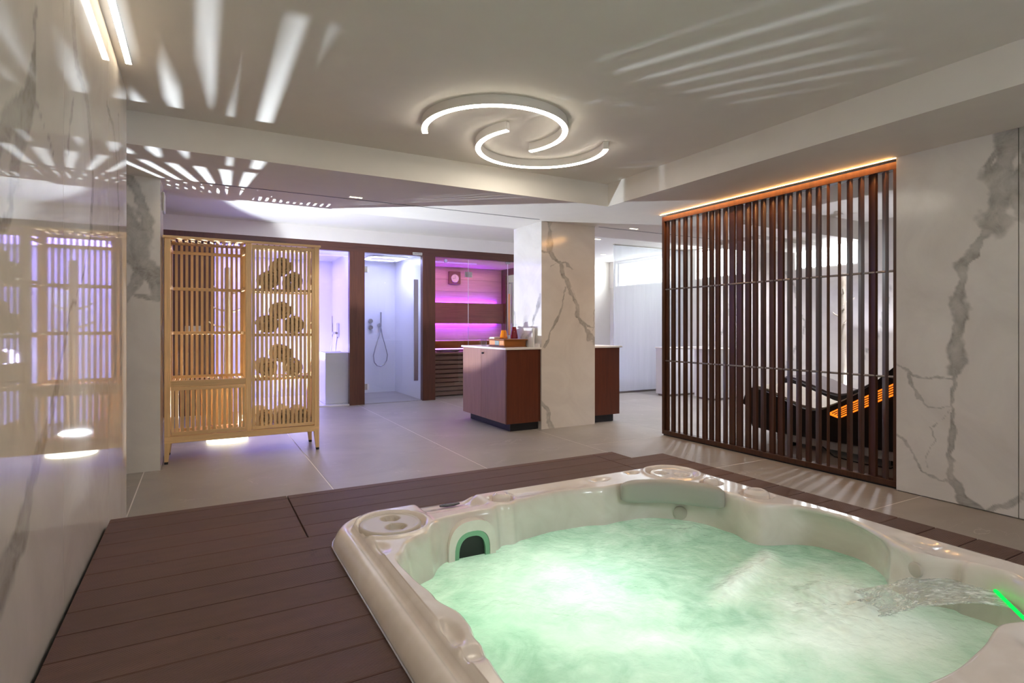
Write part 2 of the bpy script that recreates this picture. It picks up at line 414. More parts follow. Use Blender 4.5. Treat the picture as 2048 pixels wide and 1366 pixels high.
# ---- floor: bed with large stone tiles
floor = thing('floor', (2, 5, 0), 'grey stone tile floor around the raised tub deck', 'floor', kind='structure')
box('grout_bed', (-1.6, 8.05), (3.0, 10.05), (-.06, -.0008), 'grout', floor)
box('grout_bed', (2.70, 8.05), (-1.7, 3.0), (-.06, -.0008), 'grout', floor)
xs = [-1.6, -.39, .83, 2.05, 3.29, 4.49, 5.71, 6.93, 8.05]; J = .003
for i in range(len(xs)-1):
    a, b = xs[i]+J, xs[i+1]-J
    if i < 4: ys = [3.05, 3.90, 8.46]
    else: ys = [-1.7, -.43, .79, 2.01, 3.23, 4.45, 6.89, 8.46]
    for y0, y1 in zip(ys[:-1], ys[1:]):
        box('tile', (a, b), (y0+J, y1-J), (-.03, 0), 'floor_stone', floor, .0012)
for a, b in ((2.72, 3.29),):
    for y0, y1 in ((-1.7, .79), (.79, 2.01), (2.01, 3.05)): box('tile', (a+J, b-J), (y0+J, y1-J), (-.03, 0), 'floor_stone', floor, .0012)
box('tile', (5.36, 8.05), (8.46, 10.05), (-.03, 0), 'floor_stone', floor, .0012)

# ---- ceilings
ceil = thing('ceiling', (1.6, 2, ZH), 'white plaster ceiling with a raised tray above the tub', 'ceiling', kind='structure')
box('tray_panel', (-1.65, 3.60), (-1.7, 4.50), (ZH, ZH+.1), 'paint', ceil)
box('back_panel', (-1.65, 8.05), (5.9, 10.05), (ZU, ZU+.1), 'paint', ceil)
box('side_panel', (5.25, 8.05), (-1.7, 5.0), (ZU, ZU+.1), 'paint', ceil)
sof = thing('trim_1', (1.6, 5.2, ZL), 'low white plaster soffit crossing the room behind the tub', 'soffit', kind='structure')
sb = box('soffit_board', (-1.65, 8.05), (4.43, 5.97), (ZL, ZL+.30), 'paint', sof)
box('track_slot', (0.0, 3.30), (5.322, 5.336), (ZL-.002, ZL+.004), 'ink', sof)
box('track_slot', (4.16, 8.0), (5.372, 5.386), (ZL-.002, ZL+.004), 'ink', sof)
box('added_cove_strip', (-1.5, 5.2), (5.972, 5.985), (2.50, 2.52), 'added_cove_glow', sof)  # unseen strip, added for a lilac wash on the back ceiling
sof2 = thing('trim_2', (4.4, 2, ZL), 'low white plaster soffit above the slatted screen', 'soffit', kind='structure')
box('soffit_board', (3.54, 5.30), (-1.7, 4.43), (ZL, ZL+.30), 'paint', sof2)
trim = box('trim_3', (6.35, 7.99), (4.86, 5.5), (2.30, ZU), 'paint'); tag(trim, 'white box bulkhead in front of the far window', 'bulkhead', kind='structure')

# ---- left marble wall
wl = thing('wall_left', (-.5, 1.5, 0), 'polished white marble wall beside the deck on the left', 'wall', kind='structure')
box('core', (-.62, -.398), (-1.7, 4.055), (0, ZH), 'marble_joint', wl)
V_LEFT = [(.03, [(1.96, 2.04), (1.92, 1.93), (1.9, 1.85)]), (.1, [(1.9, 1.85), (1.85, 1.75), (1.81, 1.67), (1.78, 1.59)]), (.06, [(1.78, 1.59), (1.73, 1.54), (1.68, 1.45), (1.55, 1.35)]), (.07, [(1.85, 1.76), (1.73, 1.67), (1.66, 1.6), (1.55, 1.5)]), (.07, [(2.40, 2.3), (2.48, 2.09), (2.61, 2.06), (2.71, 2.02), (2.78, 1.91)]), (.06, [(2.78, 1.91), (2.86, 1.75), (2.84, 1.56)]), (.03, [(2.84, 1.56), (2.7, 1.4), (2.52, 1.28)]), (.015, [(1.93, 1.79), (2.02, 1.71), (2.16, 1.69)]), (.02, [(2.44, 1.91), (2.38, 1.79), (2.34, 1.71)]), (.04, [(3.25, 2.18), (3.49, 2.12), (3.62, 2.04), (3.7, 1.7)]), (.02, [(3.67, 2.3), (3.72, 2.07)]), (.03, [(2.52, 1.28), (2.32, 1.11), (2.22, .97)]), (.06, [(2.22, .97), (2.11, .88), (2.01, .8), (1.93, .74)]), (.11, [(1.93, .74), (1.84, .68), (1.6, .55)]), (.05, [(.9, 2.5), (.8, 1.8), (.95, 1.2), (.7, .6)])]
for a, b in ((-1.7, .25), (.25, 1.27), (1.27, 2.29), (2.29, 3.31), (3.31, 4.07)):
    slab('panel', 'x', -.385, -.012, (a+.0012, b-.0012), (0, ZH), V_LEFT, wl, step=.016, seed=11, mat='marble')
slab('end_panel', 'y', 4.07, -.012, (-.62, -.386), (0, ZH), None, wl, step=.2)
# corridor behind the left wall
wc = box('wall_corridor', (-1.65, -1.55), (4.0, 8.5), (0, ZU), 'paint'); tag(wc, 'white plaster wall of the side passage behind the marble wall', 'wall', kind='structure')
wc2 = box('wall_passage', (-1.65, -.62), (3.95, 4.05), (0, ZH), 'paint'); tag(wc2, 'short white plaster wall closing the side passage', 'wall', kind='structure')
# left pillar
pl = thing('wall_pillar_left', (-.5, 5.5, 0), 'grey-veined marble pillar beside the bamboo wardrobe', 'pillar', kind='structure')
box('core', (-.80, -.293), (5.353, 5.737), (0, ZL), 'marble_joint', pl)
V_PL = [(.16, [(-.62, 2.2), (-.5, 1.95), (-.42, 1.75), (-.30, 1.62)]), (.13, [(-.66, 1.9), (-.5, 1.7), (-.36, 1.62), (-.28, 1.45)]), (.10, [(-.7, 1.55), (-.55, 1.35), (-.45, 1.5), (-.35, 1.7)]), (.08, [(-.5, 2.35), (-.4, 2.05), (-.38, 1.85)]), (.05, [(-.6, 1.3), (-.5, 1.42), (-.28, 1.38)])]
slab('panel', 'y', 5.34, .012, (-.80, -.28), (0, ZL), V_PL, pl, step=.012, seed=21)
slab('panel', 'x', -.28, -.012, (5.342, 5.75), (0, ZL), [(.03, [(5.35, 1.5), (5.5, 1.3), (5.75, 1.2)])], pl, step=.03, seed=23)
sp = thing('wall_sign', (-.27, 5.65, 2.2), 'thin pale plate fixed high on the left pillar side', 'sign')
box('plate', (-.279, -.262), (5.56, 5.74), (2.13, 2.29), 'sign_plate', sp, .003)

# ---- right marble wall
V_RIGHT = [(.19, [(1.52, 2.35), (1.56, 2.16), (1.59, 1.97), (1.62, 1.82)]), (.055, [(1.62, 1.82), (1.69, 1.69), (1.76, 1.52)]), (.10, [(1.76, 1.52), (1.79, 1.36), (1.8, 1.2), (1.83, 1.03), (1.8, .87)]), (.045, [(1.8, .87), (1.79, .79), (1.81, .58), (1.83, .37), (1.84, .14)]), (.06, [(1.84, .14), (1.76, .04), (1.66, 0)]), (.014, [(2.16, .89), (2.01, .83), (1.88, .81), (1.79, .81)]), (.024, [(2.05, .83), (2.02, .72), (1.94, .65), (1.82, .61)]), (.014, [(1.82, .6), (1.87, .54), (1.94, .47)]), (.016, [(2.16, .42), (2.05, .31), (1.98, .2), (1.87, .13), (1.81, .07)]), (.04, [(1.4, .2), (1.55, .08), (1.63, 0)]), (.022, [(1.64, 1.77), (1.57, 1.8), (1.46, 1.76)]), (.05, [(1.58, 2.3), (1.64, 2.2), (1.6, 2.07)]), (.15, [(1.44, 2.2), (1.5, 1.98), (1.46, 1.85)]), (.008, [(1.96, .47), (1.95, .35), (1.96, .24)]), (.06, [(1.2, 2.3), (1.1, 1.5), (1.3, .6)])]
wr = thing('wall_right', (4.4, .5, 0), 'polished marble wall with a thick grey vein right of the screen', 'wall', kind='structure')
box('core', (4.313, 4.42), (-1.7, 2.155), (0, ZL), 'marble_joint', wr)
slab('panel', 'x', 4.30, .012, (1.489, 2.165), (0.006, ZL), V_RIGHT, wr, step=.008, seed=5)
slab('panel', 'x', 4.30, .012, (.45, 1.484), (0.006, ZL), V_RIGHT, wr, step=.015, seed=5)
slab('panel', 'x', 4.30, .012, (-1.7, .446), (0.006, ZL), V_RIGHT, wr, step=.05, seed=5)
box('joint_edge', (4.302, 4.42), (2.155, 2.167), (0, ZL), 'marble_joint', wr)
# rear wall behind the camera; its window is added to brighten the room
wb = thing('wall_rear', (2, -1.75, 0), 'white plaster wall with an added window at the near end of the room', 'wall', kind='structure')
RW = (1.5, 2.7, 1.55, 2.2)
box('wall_pier', (-.65, RW[0]), (-1.8, -1.7), (0, ZU+.1), 'paint', wb); box('wall_pier', (RW[1], 8.05), (-1.8, -1.7), (0, ZU+.1), 'paint', wb)
box('wall_below', (RW[0], RW[1]), (-1.8, -1.7), (0, RW[2]), 'paint', wb); box('wall_above', (RW[0], RW[1]), (-1.8, -1.7), (RW[3], ZU+.1), 'paint', wb)
rwn = thing('window_6', (2.4, -1.75, RW[2]), 'unseen window added in the near end wall for daylight fill', 'window', kind='structure')
box('pane', (RW[0], RW[1]), (-1.765, -1.757), (RW[2], RW[3]), 'clear_glass', rwn)
for x in (RW[0], 2.08, RW[1]-.04): box('frame_post', (x, x+.04), (-1.78, -1.74), (RW[2], RW[3]), 'white_gloss', rwn)
for z in (RW[2], RW[3]-.04): box('frame_rail', (RW[0], RW[1]), (-1.78, -1.74), (z, z+.04), 'white_gloss', rwn)
pd = bpy.data.lights.new('portal', 'AREA'); pd.shape = 'RECTANGLE'; pd.size = RW[1]-RW[0]; pd.size_y = RW[3]-RW[2]; pd.cycles.is_portal = True
po = bpy.data.objects.new('daylight_portal', pd); place(po, ((RW[0]+RW[1])/2, -1.79, (RW[2]+RW[3])/2), rwn); po.rotation_euler = (R(90), 0, 0)

# ---- exterior wall with high windows
we = thing('wall_exterior', (8.05, 5, 0), 'marble-clad outer wall of the relaxation area', 'wall', kind='structure')
WIN = [(4.53, 5.47), (6.38, 7.46), (8.24, 9.75)]
zb, zt = 2.035, 2.57
box('wall_above', (8.0, 8.2), (-1.7, 10.05), (zt, ZU+.1), 'paint', we)
box('wall_below', (8.014, 8.2), (-1.7, 10.05), (0, zb), 'paint', we)
ye = [-1.7]+[v for p in WIN for v in p]+[10.05]
for a, b in zip(ye[0::2], ye[1::2]): box('wall_pier', (8.0, 8.2), (a, b), (zb, zt), 'paint', we)
V_EXT = [(.05, [(3.2, 2.0), (3.4, 1.4), (3.3, .9), (3.5, 0)]), (.04, [(4.1, 1.7), (4.2, 1.1), (4.5, .6)]), (.05, [(5.6, 2), (5.3, 1.2), (5.7, .3)]), (.04, [(6.6, 1.8), (6.9, 1.0)])]
for a, b in ((2.1, 3.3), (3.3, 4.5), (4.5, 5.7), (5.7, 6.9), (6.9, 8.1)):
    slab('panel', 'x', 8.0, .012, (a+.001, b-.001), (0, zb), V_EXT, we, step=.03, seed=31)
for k, (a, b) in enumerate(WIN):
    wn = thing('window_%d' % (k+1), (8.0, (a+b)/2, zb), ['bright high window behind the bulkhead in the relaxation area', 'bright high window at mid wall of the relaxation area', 'bright high window behind the streaky glass partition'][k], 'window', kind='structure')
    box('pane', (8.10, 8.106), (a, b), (zb, zt), 'clear_glass', wn)
    for nm, yy, zz in (('frame_rail', (a, b), (zb, zb+.03)), ('frame_rail', (a, b), (zt-.03, zt)), ('frame_post', (a, a+.03), (zb, zt)), ('frame_post', (b-.03, b), (zb, zt))):
        box(nm, (8.08, 8.12), yy, zz, 'white_gloss', wn)
    pd = bpy.data.lights.new('portal', 'AREA'); pd.shape = 'RECTANGLE'; pd.size = b-a; pd.size_y = zt-zb; pd.cycles.is_portal = True
    po = bpy.data.objects.new('daylight_portal', pd); place(po, (8.15, (a+b)/2, (zb+zt)/2), wn); po.rotation_euler = (0, R(90), 0)
    pd.size, pd.size_y = zt-zb, b-a

# ---- back rooms
wback = thing('wall_back', (2, 8.5, 0), 'white back wall with dark wooden front of the treatment rooms', 'wall', kind='structure')
YB = 8.42
box('upper_wall', (-1.65, 5.36), (YB, YB+.10), (2.40, ZU), 'paint_upper', wback)
for a, b in ((-1.55, -.98), (-.98, -.41), (-.41, .17)): box('wood_panel', (a+.001, b-.001), (YB, YB+.06), (0, 2.40), 'walnut', wback, .001)
box('header', (.17, 5.36), (YB, YB+.10), (2.275, 2.40), 'walnut_x', wback, .001)
box('post', (1.93, 2.15), (YB, YB+.10), (0, 2.275), 'walnut', wback, .001)
box('post', (3.06, 3.27), (YB, YB+.10), (0, 2.275), 'walnut', wback, .001)
box('post', (5.24, 5.36), (YB, YB+.10), (0, 2.275), 'walnut', wback, .001)
box('sill', (.17, 1.93), (YB+.02, YB+.08), (0, .018), 'white_gloss', wback)
wf_ = box('wall_far', (5.36, 8.05), (9.95, 10.05), (0, ZU), 'paint'); tag(wf_, 'pale plaster wall behind the streaky glass partition', 'wall', kind='structure')
# steam room shell
st = thing('wall_steam', (1, 9.3, 0), 'white tiled walls of the violet steam room', 'wall', kind='structure')
box('back_wall', (.10, 2.05), (9.98, 10.05), (0, 2.30), 'white_gloss', st)
box('side_wall', (.10, .17), (8.48, 9.98), (0, 2.30), 'white_gloss', st)
box('side_wall', (1.985, 2.05), (8.52, 9.98), (0, 2.30), 'white_gloss', st)
box('inner_ceiling', (.10, 2.05), (8.52, 10.05), (2.285, 2.33), 'white_gloss', st)
box('inner_floor', (.10, 2.05), (8.46, 10.05), (-.03, .012), 'white_gloss', st)
lamp('violet_light', 'AREA', (1.0, 9.3, 2.27), P_STEAM, (.36, .26, 1), st, shape='RECTANGLE', size=1.4, size_y=1.1)
lamp('bench_light', 'POINT', (1.42, 9.55, .75), 8, (.62, .56, 1), st, shadow_soft_size=.12)
# shower room shell
sh = thing('wall_shower', (2.6, 9.2, 0), 'white walls of the shower cabin', 'wall', kind='structure')
box('back_wall', (2.05, 3.14), (9.88, 9.95), (0, 2.32), 'white_gloss', sh)
box('side_wall', (2.05, 2.10), (8.52, 9.88), (0, 2.32), 'white_gloss', sh)
box('side_wall', (3.07, 3.14), (8.52, 9.88), (0, 2.32), 'white_gloss', sh)
box('inner_ceiling', (2.05, 3.14), (8.52, 9.95), (2.30, 2.34), 'white_gloss', sh)
box('inner_floor', (2.05, 3.14), (8.46, 9.95), (-.03, .006), 'floor_stone', sh)
# sauna shell
sa = thing('wall_sauna', (4.2, 9.2, 0), 'wood-lined walls of the magenta-lit sauna', 'wall', kind='structure')
nb = 10
for k in range(nb):
    z0 = .02+k*2.27/nb; box('plank', (3.16, 5.24), (9.90, 9.93), (z0+.0015, z0+2.27/nb-.0015), 'sauna_wood', sa)
    box('plank', (3.20, 3.23), (8.54, 9.90), (z0+.0015, z0+2.27/nb-.0015), 'sauna_wood', sa)
box('back_board', (3.16, 5.40), (9.93, 9.97), (0, 2.32), 'sauna_dark', sa)
box('inner_ceiling', (3.16, 5.30), (8.52, 9.93), (2.29, 2.33), 'sauna_wood', sa)
box('inner_floor', (3.16, 5.36), (8.46, 9.93), (-.03, .008), 'floor_stone', sa)
for y0, y1, z0, z1 in ((8.56, 9.9, 2.17, 2.29), (8.56, 9.9, 0, .12), (9.74, 9.90, .12, 2.17), (8.56, 8.64, .12, 2.17)):
    box('side_frame', (5.25, 5.31), (y0, y1), (z0, z1), 'walnut_x', sa)
box('side_pane', (5.276, 5.284), (8.64, 9.74), (.12, 2.17), 'clear_glass', sa)
lamp('ceiling_glow', 'AREA', (4.2, 9.2, 2.27), P_SAUNA*.3, (1, .40, .62), sa, shape='RECTANGLE', size=1.6, size_y=1.0)

# ================================================================== GLASS FRONTS
g1 = thing('window_4', (1.05, 8.45, 0), 'clear fixed glass front of the violet steam room', 'glass panel', kind='structure')
box('pane', (.172, 1.05), (8.465, 8.473), (.02, 2.273), 'clear_glass', g1); box('pane', (1.054, 1.928), (8.465, 8.473), (.02, 2.273), 'clear_glass', g1)
d1 = thing('door_1', (2.6, 8.45, 0), 'clear glass shower door with a long vertical chrome bar handle', 'door', kind='structure')
box('pane', (2.154, 3.056), (8.465, 8.473), (.008, 2.268), 'clear_glass', d1)
hd_ = box('handle', (2.915, 2.985), (8.415, 8.432), (.32, 1.90), 'steel', d1, .004)
for z in (.36, 1.86): box('standoff', (2.935, 2.965), (8.43, 8.466), (z-.012, z+.012), 'steel', hd_)
for z in (2.02, .26):
    hg = box('hinge', (2.152, 2.222), (8.452, 8.484), (z-.045, z+.045), 'chrome', d1, .003)
    box('hinge_plate', (2.196, 2.222), (8.446, 8.452), (z-.045, z+.045), 'white_gloss', hg)
g3 = thing('window_5', (4.2, 8.45, 0), 'clear glass front of the sauna left of the marble pillar', 'glass panel', kind='structure')
for a, b in ((3.272, 3.863), (3.868, 4.602), (4.607, 5.238)): box('pane', (a, b), (8.465, 8.473), (.008, 2.268), 'clear_glass', g3)
for a in (3.8655, 4.6045): box('seam', (a-.0022, a+.0022), (8.463, 8.475), (.008, 2.268), 'white_gloss', g3)
hg = box('hinge', (3.80, 3.93), (8.452, 8.486), (1.975, 2.065), 'chrome', g3, .003)
box('hinge_pin', (3.86, 3.872), (8.446, 8.452), (1.975, 2.065), 'steel', hg)
box('clamp', (3.44, 3.49), (8.455, 8.48), (2.20, 2.255), 'steel', g3, .003); box('clamp', (4.56, 4.65), (8.455, 8.48), (2.235, 2.268), 'steel', g3, .003)
hh = box('handle', (4.575, 4.60), (8.37, 8.40), (1.02, 1.72), 'copper_wood', g3, .004)
box('handle_bar', (4.645, 4.668), (8.40, 8.42), (1.02, 1.92), 'steel', hh, .003); box('handle_bar', (4.60, 4.645), (8.40, 8.42), (1.895, 1.915), 'steel', hh)
# name plate above the shower door
pt = thing('name_plate', (2.97, 8.41, 2.30), 'small silver maker plate above the shower door', 'sign')
box('plate', (2.895, 3.05), (8.412, 8.42), (2.282, 2.322), 'sign_plate', pt, .002)
def lettering(name, body, size, loc, rot, mat, parent):
    c = bpy.data.curves.new('lettering', 'FONT'); c.body = body; c.size = size; c.extrude = .0008; c.align_x = 'CENTER'; c.align_y = 'CENTER'
    t = bpy.data.objects.new('t', c); COL.objects.link(t); bpy.context.view_layer.update()
    me = bpy.data.meshes.new_from_object(t.evaluated_get(bpy.context.evaluated_depsgraph_get())); bpy.data.objects.remove(t)
    me.materials.clear(); me.materials.append(MATS[mat])
    o = bpy.data.objects.new(name, me); place(o, loc, parent); o.rotation_euler = rot; return o
lettering('lettering', 'CARMENTA', .026, (2.972, 8.4112, 2.302), (R(90), 0, 0), 'ink', pt)
# streaky glass partition at the right
pg = thing('glass_partition', (6.9, 7.72, 0), 'tall streaky glass partition lit by the window behind it', 'partition')
box('pane', (6.30, 7.98), (7.715, 7.73), (.03, 2.585), 'textured_glass', pg)
box('floor_channel', (6.30, 7.98), (7.70, 7.745), (0, .03), 'rod_steel', pg); box('top_channel', (6.30, 7.98), (7.705, 7.74), (2.585, 2.60), 'rod_steel', pg)
fs_ = thing('added_floor_strip', (7.0, 9.9, 0), 'added blue-white light strip on the floor behind the glass partition', 'added light')  # strip added to give the partition its bluish glow
box('light_bar', (5.8, 7.9), (9.90, 9.93), (.004, .03), 'added_blue_glow', fs_); box('holder', (5.8, 7.9), (9.93, 9.945), (0, .035), 'rod_steel', fs_)

# ================================================================== FITTINGS OF THE BACK ROOMS
bs = thing('steam_basin', (1.8, 8.9, 0), 'white block water basin inside the violet steam room', 'basin')
box('basin_block', (1.62, 1.98), (8.62, 9.16), (.012, .76), 'white_gloss', bs, .006)
for xx, yy in (((1.62, 1.98), (8.62, 8.65)), ((1.62, 1.98), (9.13, 9.16)), ((1.62, 1.65), (8.65, 9.13)), ((1.95, 1.98), (8.65, 9.13))): box('basin_rim', xx, yy, (.76, .775), 'white_gloss', bs, .003)
def hand_shower(name, x, y, z, label, side=False):
    t = thing(name, (x, y, z), label, 'shower tap', 'wall-mounted hand showers')
    return t
t = hand_shower('hand_shower', 1.97, 9.55, 1.1, 'chrome hand shower on the steam room wall above the basin')
box('wall_plate', (1.965, 1.984), (9.40, 9.52), (.98, 1.22), 'chrome', t, .004); box('holder', (1.90, 1.965), (9.50, 9.62), (1.04, 1.08), 'chrome', t, .004)
tube('wand', [(1.91, 9.56, 1.0), (1.91, 9.56, 1.34)], [.012, .016], 'chrome', t)
tube('hose', [(1.91, 9.56, 1.0), (1.90, 9.62, .8), (1.88, 9.6, .62), (1.9, 9.45, .6), (1.94, 9.44, .8), (1.965, 9.45, 1.0)], .007, 'steel', t)
t = hand_shower('hand_shower', 2.78, 9.87, 1.2, 'chrome hand shower with a looped hose in the shower cabin')
lathe_k = []
for z in (1.264, 1.15):
    k = tube('knob', [(2.62, 9.88, z), (2.62, 9.83, z)], [.042, .036], 'steel', t, 20)
tube('wall_outlet', [(2.775, 9.88, 1.19), (2.775, 9.83, 1.19)], .034, 'steel', t, 16)
tube('wand', [(2.79, 9.82, 1.16), (2.79, 9.81, 1.42)], [.012, .017], 'steel', t)
pts = []
for k in range(25):
    a = -math.pi/2+2*math.pi*k/24
    pass
hose = [(2.79, 9.815, 1.17), (2.76, 9.82, 1.0), (2.70, 9.83, .80), (2.665, 9.835, .66), (2.68, 9.84, .54), (2.73, 9.84, .475), (2.79, 9.84, .46), (2.85, 9.84, .49), (2.90, 9.84, .56), (2.915, 9.835, .66), (2.88, 9.83, .80), (2.82, 9.825, 1.0), (2.79, 9.82, 1.15)]
tube('hose', hose, .009, 'steel', t)
rs = thing('rain_shower', (2.66, 9.2, 2.29), 'square ceiling rain shower head with four white light bars', 'shower head')
box('head_plate', (2.36, 2.98), (8.90, 9.50), (2.284, 2.299), 'white_gloss', rs, .003)
for xx, yy in (((2.44, 2.90), (8.95, 9.0)), ((2.44, 2.90), (9.40, 9.45)), ((2.39, 2.44), (9.03, 9.38)), ((2.90, 2.95), (9.03, 9.38))): box('light_bar', xx, yy, (2.279, 2.285), 'led_white', rs)
lamp('shower_light', 'AREA', (2.66, 9.2, 2.27), P_SHOWER, (.40, .40, 1), rs, shape='RECTANGLE', size=.5, size_y=.5)
lamp('corner_spot', 'SPOT', (2.86, 9.0, 2.26), 12, (.7, .72, 1), rs, spot_size=R(50), spot_blend=.8, shadow_soft_size=.03, rot=(0, R(14), 0))
# sauna furniture
bb = thing('lit_wall_panel', (4.2, 9.86, 1.4), 'dark wooden backrest board with magenta light behind it in the sauna', 'wall panel')
box('board', (3.24, 5.24), (9.82, 9.845), (1.225, 1.617), 'sauna_dark', bb, .003)
for z in (1.25, 1.59): box('light_strip', (3.26, 5.10), (9.858, 9.875), (z-.01, z+.01), 'led_magenta', bb)
for x in (3.5, 4.2, 4.9): box('batten', (x-.02, x+.02), (9.845, 9.90), (1.27, 1.57), 'sauna_dark', bb)
ub = thing('sauna_bench', (4.2, 9.6, .8), 'upper wooden sauna bench with magenta light under its edge', 'bench', 'sauna benches')
for k in range(4): box('seat_slat', (3.24, 5.24), (9.34+k*.12, 9.44+k*.12), (.88, .915), 'sauna_wood', ub, .003)
box('apron', (3.24, 5.24), (9.32, 9.345), (.785, .905), 'tray_wood', ub, .003)
box('light_strip', (3.26, 5.2), (9.36, 9.375), (.76, .775), 'led_magenta_low', ub)
for x in (3.3, 4.2, 5.1): box('support', (x-.03, x+.03), (9.5, 9.8), (.008, .88), 'sauna_dark', ub)
lb = thing('sauna_bench', (4.2, 9.0, 0), 'lower sauna bench with a front of dark horizontal slats', 'bench', 'sauna benches')
for k in range(4): box('seat_slat', (3.25, 5.2), (8.72+k*.13, 8.83+k*.13), (.70, .735), 'sauna_dark', lb, .003)
for k in range(9): box('front_slat', (3.25, 5.2), (8.70, 8.722), (.03+k*.073, .085+k*.073), 'sauna_dark', lb, .003)
for x in (3.4, 4.2, 5.0): box('upright', (x-.03, x+.03), (8.725, 8.76), (.008, .70), 'sauna_dark', lb)
box('back_panel', (3.25, 5.2), (8.762, 8.775), (.008, .70), 'sauna_dark', lb)  # added board keeping magenta light from showing between the front slats
hr = thing('sauna_headrest', (3.62, 8.9, .735), 'flat grey wooden headrest lying on the lower sauna bench', 'headrest')
box('pad', (3.50, 3.86), (8.80, 9.05), (.747, .775), 'grey_cushion', hr, .006)
for x in (3.54, 3.82): box('foot', (x-.015, x+.015), (8.82, 9.03), (.735, .747), 'sauna_dark', hr)
th = thing('sauna_thermometer', (4.22, 9.89, 2.09), 'square wooden sauna thermometer with a round white dial', 'thermometer')
box('case', (4.10, 4.34), (9.85, 9.90), (1.97, 2.21), 'sauna_dark', th, .008)
dl = tube('dial', [(4.22, 9.85, 2.08), (4.22, 9.842, 2.08)], .072, 'dial_white', th, 28); tube('bezel', [(4.22+.076*math.cos(a*math.pi/14), 9.845, 2.08+.076*math.sin(a*math.pi/14)) for a in range(28)], .006, 'steel', th, 8, True)
box('needle', (4.218, 4.222), (9.838, 9.841), (2.075, 2.135), 'ink', dl)
box('needle', (4.17, 4.222), (9.838, 9.841), (2.077, 2.082), 'ink', dl)
# triple switch on the wooden wall
sw = thing('light_switch', (-.12, 8.41, 1.13), 'white triple switch on the dark wood wall behind the wardrobe', 'switch')
xc = -.17
for k in range(3): box('key', (xc+k*.075, xc+k*.075+.055), (8.412, 8.42), (1.09, 1.17), 'sign_plate', sw, .003)
# white pedestals right of the pillar
for k, (x0, x1, y0, y1, lab) in enumerate(((6.79, 7.95, 6.95, 7.21, 'white block bench in front of the streaky glass partition'), (7.05, 7.6, 6.2, 6.6, 'low white block behind the left end of the slatted screen'))):
    t = thing('block_bench', ((x0+x1)/2, (y0+y1)/2, 0), lab, 'bench')
    box('body', (x0, x1), (y0, y1), (0.03, .80), 'white_gloss', t, .006); box('top', (x0-.01, x1+.01), (y0-.01, y1+.01), (.80, .815), 'worktop', t, .003); box('plinth', (x0+.03, x1-.03), (y0+.03, y1-.03), (0, .03), 'rod_steel', t)

# ================================================================== CENTRE PILLAR AND COUNTER
pc = thing('wall_pillar_centre', (3.75, 5.72, 0), 'marble pillar with a forked grey vein in the middle of the room', 'pillar', kind='structure')
box('core', (3.383, 4.107), (5.413, 6.027), (0, ZL), 'marble_joint', pc)
def pz(x, y): return (3.37+(x-62)/345*.75, 2.35*(1-(y-45-(x-62)*.095)/(1285-(x-62)*.19)))
V_PC = [(wd, [pz(*p) for p in pp]) for wd, pp in ((.075, [(103, 45), (105, 150), (108, 235)]), (.05, [(108, 235), (135, 290), (190, 330)]), (.085, [(190, 330), (215, 400), (235, 450)]), (.075, [(235, 450), (262, 540), (285, 630)]), (.04, [(285, 630), (320, 660), (365, 720), (402, 805)]), (.02, [(170, 305), (220, 312), (275, 325)]), (.022, [(205, 462), (195, 520), (175, 590)]), (.032, [(175, 590), (130, 690), (100, 770), (68, 808)]), (.055, [(60, 1140), (95, 1220), (125, 1290), (132, 1330)]), (.016, [(240, 420), (262, 470), (275, 520)]), (.02, [(320, 650), (370, 690), (405, 690)]), (.03, [(60, 240), (100, 245)]), (.02, [(405, 600), (400, 680), (390, 720)]), (.010, [(120, 345), (160, 325)]))]
slab('panel', 'y', 5.40, .012, (3.372, 4.118), (0, ZL), V_PC, pc, step=.006, seed=41)
slab('panel', 'x', 3.37, .012, (5.402, 6.04), (0, ZL), [(.06, [(5.42, 1.5), (5.5, 1.32), (5.6, 1.2), (5.72, .95)]), (.05, [(6.02, 1.3), (6.0, 1.15), (6.03, .95)])], pc, step=.012, seed=43)
slab('panel', 'x', 4.12, -.012, (5.402, 6.04), (0, ZL), None, pc, step=.2); slab('panel', 'y', 6.04, -.012, (3.372, 4.118), (0, ZL), None, pc, step=.2)
cn = thing('bar_cabinet', (3.1, 6.0, 0), 'walnut bar cabinet with two doors left of the marble pillar', 'cabinet')
box('body', (2.945, 3.368), (5.418, 6.55), (.09, .905), 'cabinet_side', cn, .002)
box('side_panel', (2.925, 3.33), (5.405, 5.425), (.09, .905), 'cabinet_side', cn, .002)
dA = box('door', (2.922, 2.944), (5.427, 6.032), (.09, .903), 'cabinet_door', cn, .002); dB = box('door', (2.922, 2.944), (6.036, 6.56), (.09, .903), 'cabinet_door', cn, .002)
kn = tube('knob', [(2.922, 5.966, .85), (2.902, 5.966, .85), (2.898, 5.966, .85)], [.007, .012, .012], 'black_plinth', dA, 14)
box('plinth', (3.0, 3.36), (5.46, 6.5), (0, .09), 'black_plinth', cn)
cw = box('worktop', (2.905, 3.368), (5.39, 6.58), (.905, .925), 'worktop', None, .002); tag(cw, 'thin white worktop on the cabinet left of the pillar', 'worktop')
cn2 = thing('bar_cabinet', (4.35, 5.9, 0), 'plain walnut cabinet end right of the marble pillar', 'cabinet')
box('body', (4.125, 4.52), (5.43, 6.55), (.09, .905), 'cabinet_side', cn2, .002); box('plinth', (4.125, 4.46), (5.48, 6.5), (0, .09), 'black_plinth', cn2)
cw2 = box('worktop', (4.125, 4.55), (5.41, 6.58), (.905, .925), 'worktop', None, .002); tag(cw2, 'thin white worktop on the cabinet right of the pillar', 'worktop')
